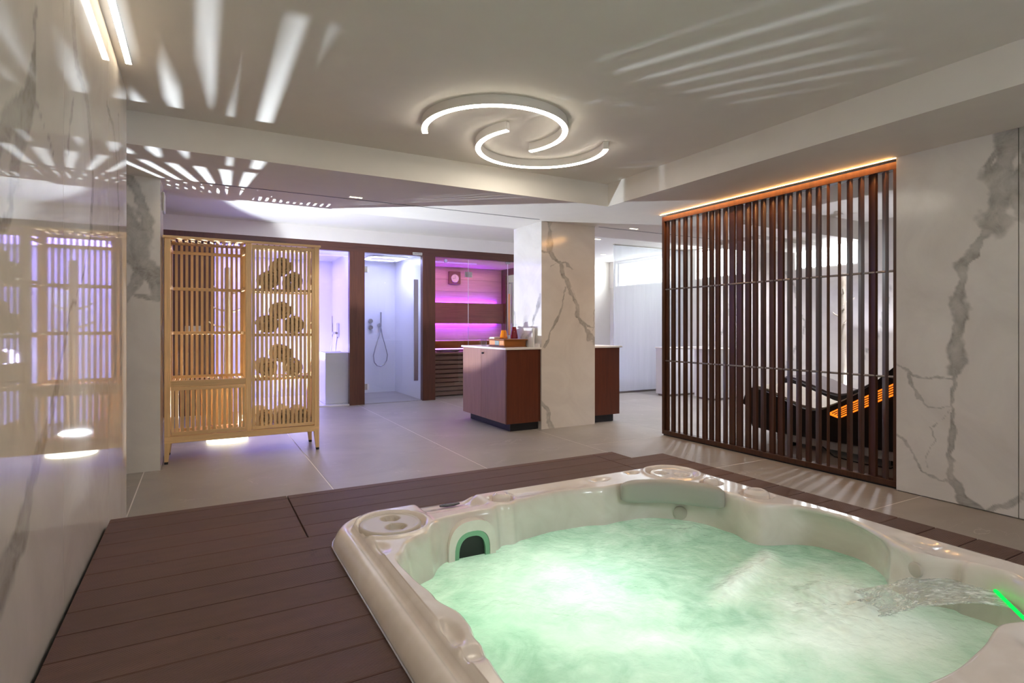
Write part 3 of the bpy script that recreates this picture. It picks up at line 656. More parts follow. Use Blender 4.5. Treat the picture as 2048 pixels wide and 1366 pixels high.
# things on the counter
us = box('upstand', (3.345, 3.366), (5.42, 6.03), (.925, .965), 'worktop', None, .002); tag(us, 'low white upstand strip along the pillar foot on the worktop', 'upstand')
mb = thing('marble_box', (3.28, 5.7, .925), 'marble-patterned box leaning by the pillar on the white worktop', 'box')
slab('front', 'x', 3.312, .008, (5.50, 5.95), (.926, 1.145), [(.03, [(5.5, 1.12), (5.65, 1.05), (5.7, .95)]), (.012, [(5.7, 1.1), (5.75, 1.0)])], mb, step=.012, seed=51)
box('back', (3.3205, 3.343), (5.50, 5.95), (.926, 1.142), 'worktop', mb, .004)
tr = thing('juice_tray', (3.18, 5.8, .925), 'wooden tray box holding two juice carafes on the white worktop', 'tray')
box('base', (3.0, 3.30), (5.60, 6.0), (.926, .936), 'tray_wood', tr, .002)
box('body', (3.012, 3.29), (5.612, 5.99), (.936, 1.004), 'tray_wood', tr, .002)
box('side_plate', (3.004, 3.013), (5.62, 5.98), (.94, 1.0), 'copper_wood', tr)
box('badge', (3.000, 3.005), (5.73, 5.83), (.942, .998), 'grey_logo', tr)
box('lid', (2.992, 3.308), (5.592, 6.008), (1.004, 1.016), 'tray_wood', tr, .003)
def carafe(x, y, z, liq, h, label):
    t = thing('carafe', (x, y, z), label, 'carafe', 'juice carafes')
    lathe('glass', [(.001, .001), (.045, .001), (.049, .006), (.047, .03), (.030, h*.6), (.024, h*.74), (.026, h*.82), (.037, h)], (x, y, z), 'vessel_glass', t)
    lathe('juice', [(.0, .004), (.042, .004), (.045, .01), (.044, .03), (.029, h*.58), (.0, h*.581)], (x, y, z), liq, t)
carafe(3.10, 5.80, 1.0165, 'orange_juice', .175, 'glass carafe of orange juice on the wooden tray')
carafe(3.24, 5.80, 1.0165, 'red_juice', .175, 'glass carafe of dark red juice on the wooden tray')
lathe('juice_neck', [(.0, .1), (.028, .1), (.0235, .14), (.0, .141)], (3.24, 5.80, 1.0165), 'red_juice', [o for o in bpy.data.objects if o.name == 'carafe.001'][0])
cu = thing('glass_cup', (2.99, 6.10, .925), 'small clear glass cup beside the wooden tray', 'cup')
lathe('cup_wall', [(.0, .001), (.026, .001), (.03, .005), (.037, .085), (.034, .085), (.027, .01), (.0, .008)], (2.99, 6.10, .926), 'vessel_glass', cu)
tube('cup_handle', [(2.955, 6.10, .99), (2.935, 6.10, .985), (2.93, 6.10, .965), (2.95, 6.10, .945)], .005, 'vessel_glass', cu)
np_ = thing('napkin_stack', (3.06, 5.90, 1.0165), 'small stack of white napkins on the wooden tray', 'napkins')
for k in range(3): box('napkin', (3.0+.002*k, 3.12), (5.86, 5.985-.003*k), (1.0165+k*.0075, 1.0235+k*.0075), 'worktop', np_, .002)

# ================================================================== SLATTED SCREEN
sc = thing('slatted_screen', (4.36, 3.35, 0), 'dark wood slatted room divider with a glowing top edge', 'screen')
XS = 4.36
# slats: place along the screen (y) and the angle each fin is turned to, in degrees
a_, b_ = .068, .022           # fin depth and thickness
SLATS = [(4.46, -2.4), (4.365, -18.0), (4.284, -42.5), (4.198, -22.1), (4.12, -43.6), (4.035, -44.2), (3.942, -14.9), (3.859, -21.5), (3.783, -19.1), (3.694, -28.7), (3.614, -8.3), (3.533, -6.0), (3.441, -18.7), (3.365, -25.3), (3.283, -29.0), (3.193, -20.8), (3.109, -18.5), (3.027, -34.2), (2.945, -35.0), (2.859, -32.7), (2.774, -36.5), (2.695, -58.3), (2.606, -59.1), (2.526, -41.9), (2.44, -42.8), (2.354, -22.6), (2.269, -44.5)]
for y, deg in SLATS:
    ang = R(deg)
    me = box_mesh(b_, a_, 2.225, 'screen_wood', .002)
    o = bpy.data.objects.new('slat', me); place(o, (XS, y, .055+2.225/2), sc); o.rotation_euler[2] = ang
box('top_rail', (4.325, 4.40), (2.17, 4.50), (2.278, 2.33), 'screen_wood', sc, .002)
box('bottom_rail', (4.325, 4.40), (2.17, 4.50), (.014, .056), 'screen_wood', sc, .002)
box('recessed_foot', (4.34, 4.39), (2.18, 4.49), (0, .014), 'black_plinth', sc)  # black foot strip set back under the bottom rail
box('end_post', (4.325, 4.40), (2.17, 2.20), (.056, 2.278), 'screen_wood', sc, .002); box('end_post', (4.325, 4.40), (4.465, 4.50), (.056, 2.278), 'screen_wood', sc, .002)
for z in (1.555, .795): tube('rod', [(XS-.012, 2.19, z), (XS-.012, 4.47, z)], .0085, 'rod_steel', sc)
box('light_strip', (4.296, 4.310), (2.17, 4.50), (2.3465, 2.3495), 'led_strip', sc)
lamp('strip_light', 'AREA', (4.300, 3.335, 2.344), 8, (1, .50, .16), sc, shape='RECTANGLE', size=.02, size_y=2.3, rot=(0, R(24), 0))

# ================================================================== RELAXATION LOUNGERS
def lounger(X0, X1, dy, label, top):
    prof = [(3.98, .36), (3.93, .50), (3.86, .535), (3.75, .52), (3.62, .485), (3.5, .445), (3.37, .40), (3.22, .378), (3.12, .40), (2.95, .49), (2.8, .58), (2.65, .70), (2.52, .82), (2.44, .93), (2.38, 1.0), (2.33, .99)]
    prof = [(y+dy, z) for y, z in prof]
    t = thing('infrared_lounger', ((X0+X1)/2, 3.2+dy, 0), label, 'lounger', 'infrared loungers')
    low = [(y+dy, z) for y, z in ((2.34, .9), (2.42, .72), (2.40, .14), (3.6, .12), (3.86, .14), (3.92, .34))]
    prism('shell', prof+low, 'x', X0, X1, 'black_leather', t)
    # cushion follows the curve, slightly proud, inset from the edges
    n = len(prof)-2; up = [(y, z+.022) for y, z in prof[1:-1]]; dn = [(y, z-.01) for y, z in prof[1:-1]][::-1]
    prism('cushion', up+dn, 'x', X0+.05, X1-.05, top, t, 50)
    box('base', (X0+.05, X1-.05), (2.42+dy, 3.62+dy), (.045, .12), 'white_gloss', t, .004)
    for y in (2.55, 3.5):
        for x in (X0+.12, X1-.12): box('foot', (x-.03, x+.03), (y+dy-.03, y+dy+.03), (0, .045), 'rubber', t)
    # glowing heater panel on the near flank with its slats
    for xs_, sgn in ((X0, -1),):
        P = [(3.07, .372), (2.50, .70), (2.50, .60), (2.60, .545), (2.96, .345)]
        hp = prism('heater_panel', [(y+dy, z) for y, z in P], 'x', xs_-.008, xs_-.001, 'heater_orange', t)
        for k in range(1, 5):
            f = k/5.0; y0, z0 = 3.07-(.11*f), .372-.027*f; y1, z1 = 2.50, .70-.10*f
            tube('heater_bar', [(xs_-.011, y0+dy-.03, z0+.016), (xs_-.011, y1+dy, z1)], .004, 'black_leather', hp, 6)
    return t
lounger(4.95, 5.60, 0, 'black infrared lounger with glowing orange heater just behind the slatted screen', 'cream_cushion')
lounger(6.25, 6.90, .55, 'second black infrared lounger with grey cushion deeper in the relaxation area', 'grey_cushion')
cb = thing('power_cable', (4.9, 2.7, 0), 'thin black cable at the foot of the nearer lounger', 'cable')
tube('cord', [(4.93, 3.1, .07), (4.86, 2.95, .02), (4.84, 2.7, .012), (4.88, 2.5, .012), (4.94, 2.45, .05)], .006, 'rubber', cb, 8)

# ================================================================== TREE-SHAPED COAT STANDS WITH LIGHT
def coat_stand(x, y, h, label, heads, color, rot=0):
    t = thing('coat_stand', (x, y, 0), label, 'coat stand', 'lit tree coat stands')
    lathe('base', [(0, 0), (.185, 0), (.19, .006), (.19, .05), (.183, .056), (.0, .056)], (x, y, 0), 'lamp_disc', t, 40)
    lathe('trunk', [(.036, .055), (.034, .3), (.033, h*.5), (.029, h*.8), (.028, h-.01), (.02, h)], (x, y, 0), 'pale_branch', t, 14)
    for k, (z, a, l) in enumerate(((h*.62, .25, .15), (h*.655, 3.3, .17), (h*.745, .05, .14), (h*.75, 3.05, .15), (h*.85, .3, .14), (h*.86, 3.0, .13), (h*.70, 1.6, .12), (h*.80, 4.7, .12))):
        a += rot; d = Vector((math.cos(a), math.sin(a), 0)); o = Vector((x, y, z))
        p = [o+d*.02, o+d*l*.45+Vector((0, 0, .006)), o+d*l*.8+Vector((0, 0, .028)), o+d*l+Vector((0, 0, .055))]
        tube('branch', p, [.011, .010, .008, .006], 'pale_branch', t, 8)
    for dx, dy, aim, cone, pw in heads:
        hd2 = lathe('spotlight_head', [(.012, .056), (.012, .13), (.03, .135), (.034, .15), (.034, .185), (.028, .186), (.0, .175)], (x+dx, y+dy, 0), 'white_gloss', t, 20)
        lamp('base_light', 'SPOT', (x+dx, y+dy, .205), pw, color, hd2, shadow_soft_size=.007, spot_size=R(cone), spot_blend=.15, rot=Vector(aim).to_track_quat('-Z', 'Y').to_euler())
    return t
coat_stand(.245, 6.40, 1.76, 'pale tree-shaped coat stand on a glowing disc behind the bamboo wardrobe', [(.02, -.09, (-.06, -.79, .61), 74, P_STAND), (.10, .02, (.62, .06, .78), 88, P_STAND*.72)], (.80, .90, 1))
coat_stand(7.15, 4.22, 1.84, 'pale tree-shaped coat stand beyond the slatted screen', [(.0, -.10, (.05, .05, 1), 84, P_STAND2)], (.84, .86, 1), .6)

# ================================================================== BAMBOO WARDROBE
wd = thing('bamboo_wardrobe', (.37, 5.75, 0), 'open bamboo wardrobe of vertical slats holding rolled towels', 'wardrobe')
X0, X1, YF, YR = -.262, .985, 5.53, 5.975; XM = .355
Z0, Z1 = .20, 1.915
for x in (X0, X1-.045):
    for y in (YF, YR-.04): box('corner_post', (x, x+.045), (y, y+.04), (Z0+.03, Z1-.012), 'bamboo', wd, .003)
box('middle_post', (XM, XM+.05), (YF, YF+.03), (Z0+.03, Z1-.012), 'bamboo', wd, .003); box('middle_post', (XM, XM+.05), (YR-.03, YR), (Z0+.03, Z1-.012), 'bamboo', wd, .003)
box('top_rail', (X0-.012, X1+.012), (YF-.012, YF+.035), (Z1-.014, Z1+.008), 'bamboo_x', wd, .003); box('top_rail', (X0-.012, X1+.012), (YR-.035, YR+.012), (Z1-.014, Z1+.008), 'bamboo_x', wd, .003)
for x in (X0-.012, X1-.023): box('top_side_rail', (x, x+.035), (YF+.035, YR-.035), (Z1-.014, Z1+.008), 'bamboo', wd, .003)
for k in range(24):
    x = X0+.06+k*(X1-X0-.12)/23; box('top_slat', (x-.014, x+.014), (YF+.035, YR-.035), (Z1-.008, Z1+.004), 'bamboo', wd)
box('base_rail', (X0, X1), (YF, YF+.035), (.175, .232), 'bamboo_x', wd, .003); box('base_rail', (X0, X1), (YR-.035, YR), (.175, .232), 'bamboo_x', wd, .003)
for x in (X0, X1-.035): box('base_side_rail', (x, x+.035), (YF+.035, YR-.035), (.175, .232), 'bamboo', wd, .003)
def leg(x, y, sx):
    vs = []
    for z, hw in ((.0, .013), (.02, .0145), (.18, .023)):
        o = (1-z/.18)*.012*sx
        vs += [(x+o-hw, y-hw, z), (x+o+hw, y-hw, z), (x+o+hw, y+hw, z), (x+o-hw, y+hw, z)]
    l = raw('leg', [Vector(v)-Vector((x, y, 0)) for v in vs[4:]], [(0, 1, 5, 4), (1, 2, 6, 5), (2, 3, 7, 6), (3, 0, 4, 7), (0, 3, 2, 1), (4, 5, 6, 7)], 'bamboo', wd, loc=(x, y, 0))
    raw('foot_cap', [Vector(v)-Vector((x, y, 0)) for v in vs[:8]], [(0, 1, 5, 4), (1, 2, 6, 5), (2, 3, 7, 6), (3, 0, 4, 7), (0, 3, 2, 1), (4, 5, 6, 7)], 'rubber', l, loc=(x, y, 0))
for x, sx in ((X0+.025, -1), (X1-.025, 1)):
    for y in (YF+.022, YR-.022): leg(x, y, sx)
ym = YR-.014
for k in range(14): # back slats, left bay
    x = X0+.075+k*(XM-X0-.085)/13; box('back_slat', (x-.0110, x+.0110), (ym-.006, ym+.006), (.235, Z1-.016), 'bamboo', wd)
for z in (1.83, 1.50, 1.10, .70): box('back_rail', (X0+.045, XM), (ym-.020, ym-.006), (z-.014, z+.014), 'bamboo_x', wd, .002)
for k in range(9): # slatted ends
    y = YF+.065+k*(YR-YF-.13)/8
    for x in (X0+.016, X1-.028): box('side_slat', (x, x+.012), (y-.012, y+.012), (.235, Z1-.016), 'bamboo', wd)
for z in (1.83, 1.50, 1.10):
    b = box('bracket_bar', (X0+.03, X0+.052), (YF+.04, YR-.02), (z-.012, z+.012), 'bamboo', wd, .002); box('bracket_bar', (XM-.012, XM+.006), (YF+.04, YR-.02), (z-.012, z+.012), 'bamboo', wd, .002)
box('shelf_rail', (X0+.045, XM), (YF+.004, YF+.03), (.645, .700), 'bamboo_x', wd, .003)
for k in range(16): # slatted shelf of the left bay
    x = X0+.06+k*(XM-X0-.07)/15; box('shelf_slat', (x-.009, x+.009), (YF+.03, YR-.022), (.678, .690), 'bamboo', wd)
door = box('door_rail', (X0+.05, XM-.004), (YF-.004, YF+.016), (.618, .644), 'bamboo_x', wd, .002); box('door_rail', (X0+.05, XM-.004), (YF-.004, YF+.016), (.236, .268), 'bamboo_x', wd, .002)
for x in (X0+.05, XM-.026): box('door_stile', (x, x+.022), (YF-.004, YF+.016), (.268, .618), 'bamboo', wd, .002)
for k in range(13):
    x = X0+.092+k*(XM-X0-.138)/12; box('door_slat', (x-.0115, x+.0115), (YF, YF+.012), (.268, .618), 'bamboo', wd)
DX0, DX1 = XM+.052, X1-.046
for z0, z1 in ((1.862, 1.892), (.238, .266)): box('door_rail', (DX0, DX1), (YF-.004, YF+.016), (z0, z1), 'bamboo_x', wd, .002)
for x in (DX0, DX1-.024): box('door_stile', (x, x+.024), (YF-.004, YF+.016), (.266, 1.862), 'bamboo', wd, .002)
for k in range(13):
    x = DX0+.046+k*(DX1-DX0-.092)/12; box('door_slat', (x-.0115, x+.0115), (YF, YF+.012), (.266, 1.862), 'bamboo', wd)
for z in (1.492, 1.083, .683):
    box('shelf_rail', (XM+.05, X1-.045), (YF+.02, YF+.04), (z-.014, z+.010), 'bamboo_x', wd, .002)
    box('shelf_rail', (XM+.05, X1-.045), (YR-.045, YR-.022), (z-.014, z+.010), 'bamboo_x', wd, .002)
    for k in range(13):
        x = XM+.08+k*(X1-XM-.155)/12; box('shelf_slat', (x-.012, x+.012), (YF+.04, YR-.045), (z-.002, z+.009), 'bamboo', wd)
for k in range(22):
    x = X0+.06+k*(X1-X0-.12)/21; box('floor_slat', (x-.013, x+.013), (YF+.035, YR-.035), (.222, .234), 'bamboo', wd)

# rolled towels
def roll_mesh(r, l, turns, seed):
    rs_ = random.Random(seed); th = r/(turns+.55); n = int(turns*22); ins, outs = [], []
    for k in range(n+1):
        a = 2*math.pi*k/22.; rr = .006+th*a/(2*math.pi)
        wob = 1+.05*math.sin(a*1.3+seed)
        ins.append((rr*wob*math.cos(a), rr*wob*math.sin(a))); q = (rr+th*.86)*wob; outs.append((q*math.cos(a), q*math.sin(a)))
    ylev = [-l/2, -l/2+.008, l/2-.008, l/2]; vs = []; fs = []
    for j, y in enumerate(ylev):
        s = .985 if j in (0, 3) else 1
        for (a, b) in ins: vs.append((a, y, b))
        for (a, b) in outs: vs.append((a*s, y, b*s))
    m = n+1; S = 2*m
    for j in range(3):
        for k in range(n):
            fs.append((j*S+k, j*S+k+1, (j+1)*S+k+1, (j+1)*S+k)); fs.append((j*S+m+k, (j+1)*S+m+k, (j+1)*S+m+k+1, j*S+m+k+1))
        fs.append((j*S+n, (j+1)*S+n, (j+1)*S+m+n, j*S+m+n)); fs.append((j*S, j*S+m, (j+1)*S+m, (j+1)*S))
    for j in (0, 3):
        for k in range(n): fs.append((j*S+k, j*S+m+k, j*S+m+k+1, j*S+k+1))
    me = bpy.data.meshes.new('towel_roll'); me.from_pydata(vs, [], fs); bm = bmesh.new(); bm.from_mesh(me); bmesh.ops.recalc_face_normals(bm, faces=bm.faces)
    bm.to_mesh(me); bm.free(); me.materials.append(MATS['towel']); me.shade_smooth(); return me
rolls = {}
def towel(x, z, r, label, group, yaw=0, rot=0, y=5.75, l=.33):
    key = round(r, 3)
    if key not in rolls: rolls[key] = roll_mesh(r, l, 3.6, len(rolls))
    o = bpy.data.objects.new('towel_roll', rolls[key]); place(o, (x, y, z)); o.rotation_euler = (0, rot, yaw); tag(o, label, 'towel', group)
nm = ['top', 'middle', 'lower']
for i, z in enumerate((1.501, 1.092, .692)):
    lv = nm[i]+' shelf of the bamboo wardrobe'
    r = .080
    towel(.558-.01*i, z+r*1.04, r, 'left rolled beige towel on the '+lv, 'rolled towels in the wardrobe', .04, .6)
    towel(.765+.01*(i % 2), z+r*1.04, r, 'right rolled beige towel on the '+lv, 'rolled towels in the wardrobe', -.05, 2.1)
    towel(.66, z+r*1.04+.142, r, 'rolled beige towel crowning the pile on the '+lv, 'rolled towels in the wardrobe', .02, 3.3)
towel(.500, .234+.086, .082, 'left rolled beige towel on the wardrobe floor', 'rolled towels in the wardrobe', .05, 1.0)
towel(.675, .234+.086, .0821, 'middle rolled beige towel on the wardrobe floor', 'rolled towels in the wardrobe', -.03, 2.3)
towel(.845, .234+.082, .078, 'right rolled beige towel on the wardrobe floor', 'rolled towels in the wardrobe', .0, 4.0)

# ================================================================== CEILING LAMPS
def arc_lamp(cx, cy, a0, a1, label):
    t = thing('arc_ceiling_lamp', (cx, cy, ZH), label, 'ceiling lamp', 'arc lamps over the tub')
    n = 60; ri, ro = .468, .508
    def ring(z0, z1, r0, r1):
        vs, fs = [], []
        for k in range(n+1):
            a = R(a0+(a1-a0)*k/n); c, s = math.cos(a), math.sin(a)
            vs += [(r0*c, r0*s, z0), (r1*c, r1*s, z0), (r1*c, r1*s, z1), (r0*c, r0*s, z1)]
        for k in range(n):
            for j in range(4): fs.append((4*k+j, 4*k+(j+1) % 4, 4*k+4+(j+1) % 4, 4*k+4+j))
        fs += [(0, 1, 2, 3), (4*n+3, 4*n+2, 4*n+1, 4*n)]
        return vs, fs
    v, f = ring(-.058, 0, ri, ro); o = raw('housing', v, f, 'paint_upper', t, loc=(cx, cy, ZH)); smooth_by_angle(o)
    v, f = ring(-.064, -.0582, ri+.002, ro-.002); o = raw('diffuser', v, f, 'led_warm', t, loc=(cx, cy, ZH)); smooth_by_angle(o)
arc_lamp(1.804, 3.503, 151, 389, 'rear open arc of the warm swirl ceiling lamp, opening to the left')
arc_lamp(2.285, 3.654, -29, 209, 'front open arc of the warm swirl ceiling lamp, opening towards the tub')
ll = thing('linear_ceiling_lamp', (-.335, 1.2, ZH), 'warm white light line set in the ceiling along the marble wall', 'ceiling lamp')
box('diffuser', (-.349, -.321), (-1.6, 3.65), (ZH-.004, ZH+.004), 'led_line', ll); 
for x in (-.353, -.321): box('trim_edge', (x, x+.004), (-1.6, 3.654), (ZH-.005, ZH+.003), 'white_gloss', ll)
for x, y, zc, pw, col, lab in ((1.255, 5.23, ZL, 25, (1, .88, .72), 'small recessed triple spot in the soffit left of the pillar'), (4.60, 5.26, ZL, 25, (1, .88, .72), 'small recessed triple spot in the soffit right of the pillar'), (6.6, 3.3, ZU, 110, (.93, .92, 1), 'added recessed triple spot over the second lounger'), (6.9, 6.2, ZU, 110, (.90, .90, 1), 'added recessed triple spot over the low white block'), (5.7, 7.4, ZU, 32, (.88, .88, 1), 'added recessed triple spot left of the glass partition'), (7.0, 8.9, ZU, 8, (.80, .84, 1), 'added recessed triple spot behind the glass partition')):  # four spots under the higher ceiling are added to brighten the relaxation side
    t = thing('recessed_spot', (x, y, zc), lab, 'ceiling lamp', 'recessed triple spots')
    box('frame', (x-.065, x+.065), (y-.02, y+.02), (zc-.004, zc-.0005), 'white_gloss', t)
    for j in (-1, 0, 1): box('lens', (x+j*.04-.016, x+j*.04+.016), (y-.013, y+.013), (zc-.006, zc-.004), 'led_spot', t)
    lamp('spot_beam', 'SPOT', (x, y, zc-.02), pw, col, t, spot_size=R(80 if zc == ZL else 140), spot_blend=.7, shadow_soft_size=.04)

# ================================================================== DECK
HD = .24
dk = thing('tub_deck', (1.5, 1.5, 0), 'raised dark brown ribbed deck boards around the hot tub', 'deck')
PT = .157; G = .0035
rows = [3.26]+[3.04-.158*k for k in range(30)]
def plank(x0, x1, y0, y1): box('plank', (x0, x1), (y0+G/2, y1-G/2), (HD-.024, HD), 'deck_composite', dk, .002)
ys_ = [3.26, 3.20]+[3.042-.1575*k for k in range(31)]
for k in range(len(ys_)-1):
    y1, y0 = ys_[k], ys_[k+1]
    if y0 < -1.68: break
    if y0 > 2.55:
        plank(-.372, .408, y0, y1); plank(.413, 2.455, y0, y1)
        if k < 2: plank(2.46, 2.64, y0, y1)
        else: plank(2.46, 2.93, y0, y1)
    elif y0 > .28:
        plank(-.372, .56, y0, y1); plank(2.49 if y0 > 2.2 else 2.55, 2.93, y0, y1)
    else: plank(-.372, 2.93, y0, y1)
box('underframe', (-.38, .46), (-1.69, 3.24), (.0, HD-.026), 'deck_gap', dk); box('underframe', (.46, 2.62), (2.60, 3.24), (.0, HD-.026), 'deck_gap', dk)
box('underframe', (2.585, 2.91), (-1.69, 3.02), (.0, HD-.026), 'deck_gap', dk); box('underframe', (.46, 2.585), (-1.69, .42), (.0, HD-.026), 'deck_gap', dk)
box('fascia', (-.372, 2.62), (3.242, 3.262), (.004, HD-.026), 'deck_composite', dk); box('fascia', (2.912, 2.932), (-1.69, 3.04), (.004, HD-.026), 'deck_composite', dk)

# ================================================================== HOT TUB
tub = thing('hot_tub', (1.52, 1.52, 0), 'cream acrylic hot tub sunk in the dark deck, filled with bubbling green-lit water', 'hot tub')
CX, CY = 1.52, 1.52
NA = 900
ang = np.linspace(-math.pi, math.pi, NA, endpoint=False)
ca, sa_ = np.cos(ang), np.sin(ang)
OX0, OX1, OY0, OY1, RC = .48, 2.575, .45, 2.60, .23
def outer_r(d):
    """distance from the centre to the rounded-square outline shrunk by d, for every angle"""
    lo = np.zeros(NA)+.3; hi = np.zeros(NA)+1.8; rc = max(RC-d, .05)
    cx, cy = (OX0+OX1)/2, (OY0+OY1)/2; hx, hy = (OX1-OX0)/2-d, (OY1-OY0)/2-d
    for _ in range(40):
        m = (lo+hi)/2; x = np.abs(CX+m*ca-cx); y = np.abs(CY+m*sa_-cy)
        qx, qy = x-hx+rc, y-hy+rc
        s = np.hypot(np.maximum(qx, 0), np.maximum(qy, 0))+np.minimum(np.maximum(qx, qy), 0)-rc
        lo = np.where(s < 0, m, lo); hi = np.where(s < 0, hi, m)
    return (lo+hi)/2
EDGE = [(.619, 1.134), (.63, 1.247), (.640, 1.307), (.645, 1.33), (.637, 1.348), (.643, 1.376), (.655, 1.405), (.660, 1.484), (.652, 1.52), (.638, 1.55), (.627, 1.601), (.632, 1.642), (.614, 1.803), (.611, 1.95), (.654, 1.997), (.69, 2.07), (.737, 2.104), (.795, 2.125), (.845, 2.205), (.894, 2.248), (.959, 2.256), (1.16, 2.258), (1.20, 2.298), (1.238, 2.285), (1.252, 2.272), (1.292, 2.305), (1.351, 2.313), (1.726, 2.315), (1.797, 2.285), (1.903, 2.29), (2.06, 2.26), (2.20, 2.13), (2.27, 1.99), (2.278, 1.922), (2.285, 1.868), (2.255, 1.79), (2.265, 1.72), (2.312, 1.69), (2.379, 1.64), (2.41, 1.57), (2.43, 1.424), (2.375, 1.303), (2.295, 1.166), (2.25, 1.072), (2.27, 1.002), (2.33, .96), (2.42, .93), (2.36, .84), (2.28, .745), (2.19, .665), (2.10, .66), (2.0, .69), (1.93, .715), (1.87, .705), (1.7, .68), (1.4, .69), (1.1, .70), (.85, .75), (.72, .82), (.65, .95)]
ea = np.array([math.atan2(y-CY, x-CX) for x, y in EDGE]); er = np.array([math.hypot(x-CX, y-CY) for x, y in EDGE])
o_ = np.argsort(ea); ea, er = ea[o_], er[o_]
r_in = np.interp(ang, np.r_[ea-2*math.pi, ea, ea+2*math.pi], np.r_[er, er, er])
k_ = np.array([1, 3, 5, 3, 1.]); k_ /= k_.sum()
for _ in range(6): r_in = sum(k_[j]*np.roll(r_in, j-2) for j in range(5))
def sst(e0, e1, x): t = np.clip((x-e0)/(e1-e0), 0, 1); return t*t*(3-2*t)
ZT = .335
DISC1, DISC2 = (.692, 2.295, .128), (2.318, 2.335, .122)
CAPS = [(1.262, 2.385, .052), (2.352, 2.085, .046), (2.385, 1.835, .068)]
def rim_z(x, y, d):
    z = np.full_like(x, ZT)
    # low notch with the control panel at the back
    nt_ = sst(.86, .92, x)*(1-sst(1.13, 1.19, x))*sst(2.33, 2.37, y); z -= .030*nt_
    for (cx, cy, r), dep in ((DISC1, .020), (DISC2, .034)):
        q = np.hypot(x-cx, y-cy); z -= dep*(1-sst(r+.004, r+.022, q)); z += .008*np.exp(-((q-r-.03)/.012)**2)
    for cx, cy, r in CAPS:
        q = np.hypot(x-cx, y-cy); z -= .022*(1-sst(r*.95, r*1.25, q))
    for cx, cy, a, b, dep in ((1.875, 2.415, .05, .03, .012), (2.12, 2.445, .04, .03, .014), (.585, 1.405, .028, .06, .024), (.60, 1.28, .03, .03, .012), (.575, 2.06, .04, .05, .010), (2.40, 1.13, .05, .07, .016), (2.35, 1.02, .05, .07, .010), (1.95, .62, .09, .05, .016)):
        z -= dep*np.exp(-(((x-cx)/a)**2+((y-cy)/b)**2)**2)
    # long shallow trough behind the back edge
    z -= .010*sst(1.32, 1.36, x)*(1-sst(1.75, 1.8, x))*np.exp(-((y-2.42)/.05)**2)
    return z
loops = []
for d, z in ((.012, .205), (.0, .232), (.0, .248), (.006, .262), (.016, .283), (.030, .2995), (.046, .308), (.058, .3025), (.067, .2965), (.075, .300), (.083, .316), (.090, .328)):
    r = outer_r(d); x, y = CX+r*ca, CY+r*sa_
    low = sst(.86, .92, x)*(1-sst(1.13, 1.19, x))*sst(2.33, 2.37, y)   # the rim dips behind the skimmer
    loops.append((x, y, z-max(0, z-.282)*.9*low))
r0 = outer_r(.098); NP = 34
for k in range(NP+1):
    t = k/NP; r = r0*(1-t)+(r_in+.014)*t; x, y = CX+r*ca, CY+r*sa_
    loops.append((x, y, rim_z(x, y, 0)-.004*(1-min(1, k/3))-.013*sst(.86, .92, x)*(1-sst(1.13, 1.19, x))*sst(2.36, 2.46, y)))
xe, ye = CX+(r_in+.014)*ca, CY+(r_in+.014)*sa_; zE = rim_z(xe, ye, 0)
# back notch is lower over its whole outer part
# rounded lip and inner wall, with the scooped seat back on the right
def bell(c, w_): return np.exp(-((ang-c)/w_)**4)
scoop = .085*bell(R(-6), R(15))+.02*bell(R(45), R(14))+.03*bell(R(-28), R(4))
for dr, z in ((.008, None), (.002, None), (-.004, .310), (-.008, .285), (-.012, .25), (-.016, .21), (-.020, .17), (-.026, .12), (-.034, .05), (-.05, -.05), (-.09, -.18), (-.2, -.30)):
    if z is None: zz = zE-(.003 if dr > .005 else .010)
    else: zz = np.minimum(np.full(NA, z), zE-.02)
    sc_ = 0 if z is None else scoop*min(1, max(0, (.325-z)/.05))*(1 if z > 0 else .5)
    r = r_in+dr+sc_
    # keep the corner walls below the rim plateau
    loops.append((CX+r*ca, CY+r*sa_, zz))
r = r_in*.45; loops.append((CX+r*ca, CY+r*sa_, np.full(NA, -.42)))
V = np.concatenate([np.stack(l, 1) for l in loops])-np.array([CX, CY, 0]); nl = len(loops)
F = []
for i in range(nl-1):
    a = np.arange(NA); b = (a+1) % NA
    F.append(np.stack([i*NA+a, i*NA+b, (i+1)*NA+b, (i+1)*NA+a], 1))
F = np.concatenate(F).tolist()
V = V.tolist()+[(0, 0, -.43)]; c_i = len(V)-1
F += [((nl-1)*NA+k, (nl-1)*NA+(k+1) % NA, c_i) for k in range(NA)]
raw('shell', V, F, 'acrylic', tub, True, (CX, CY, 0))
# metal edge strip under the lip
r = outer_r(-.004); tube('edge_strip', [(CX+r[k]*ca[k], CY+r[k]*sa_[k], .243) for k in range(0, NA, 5)], .004, 'steel', tub, 8, True)
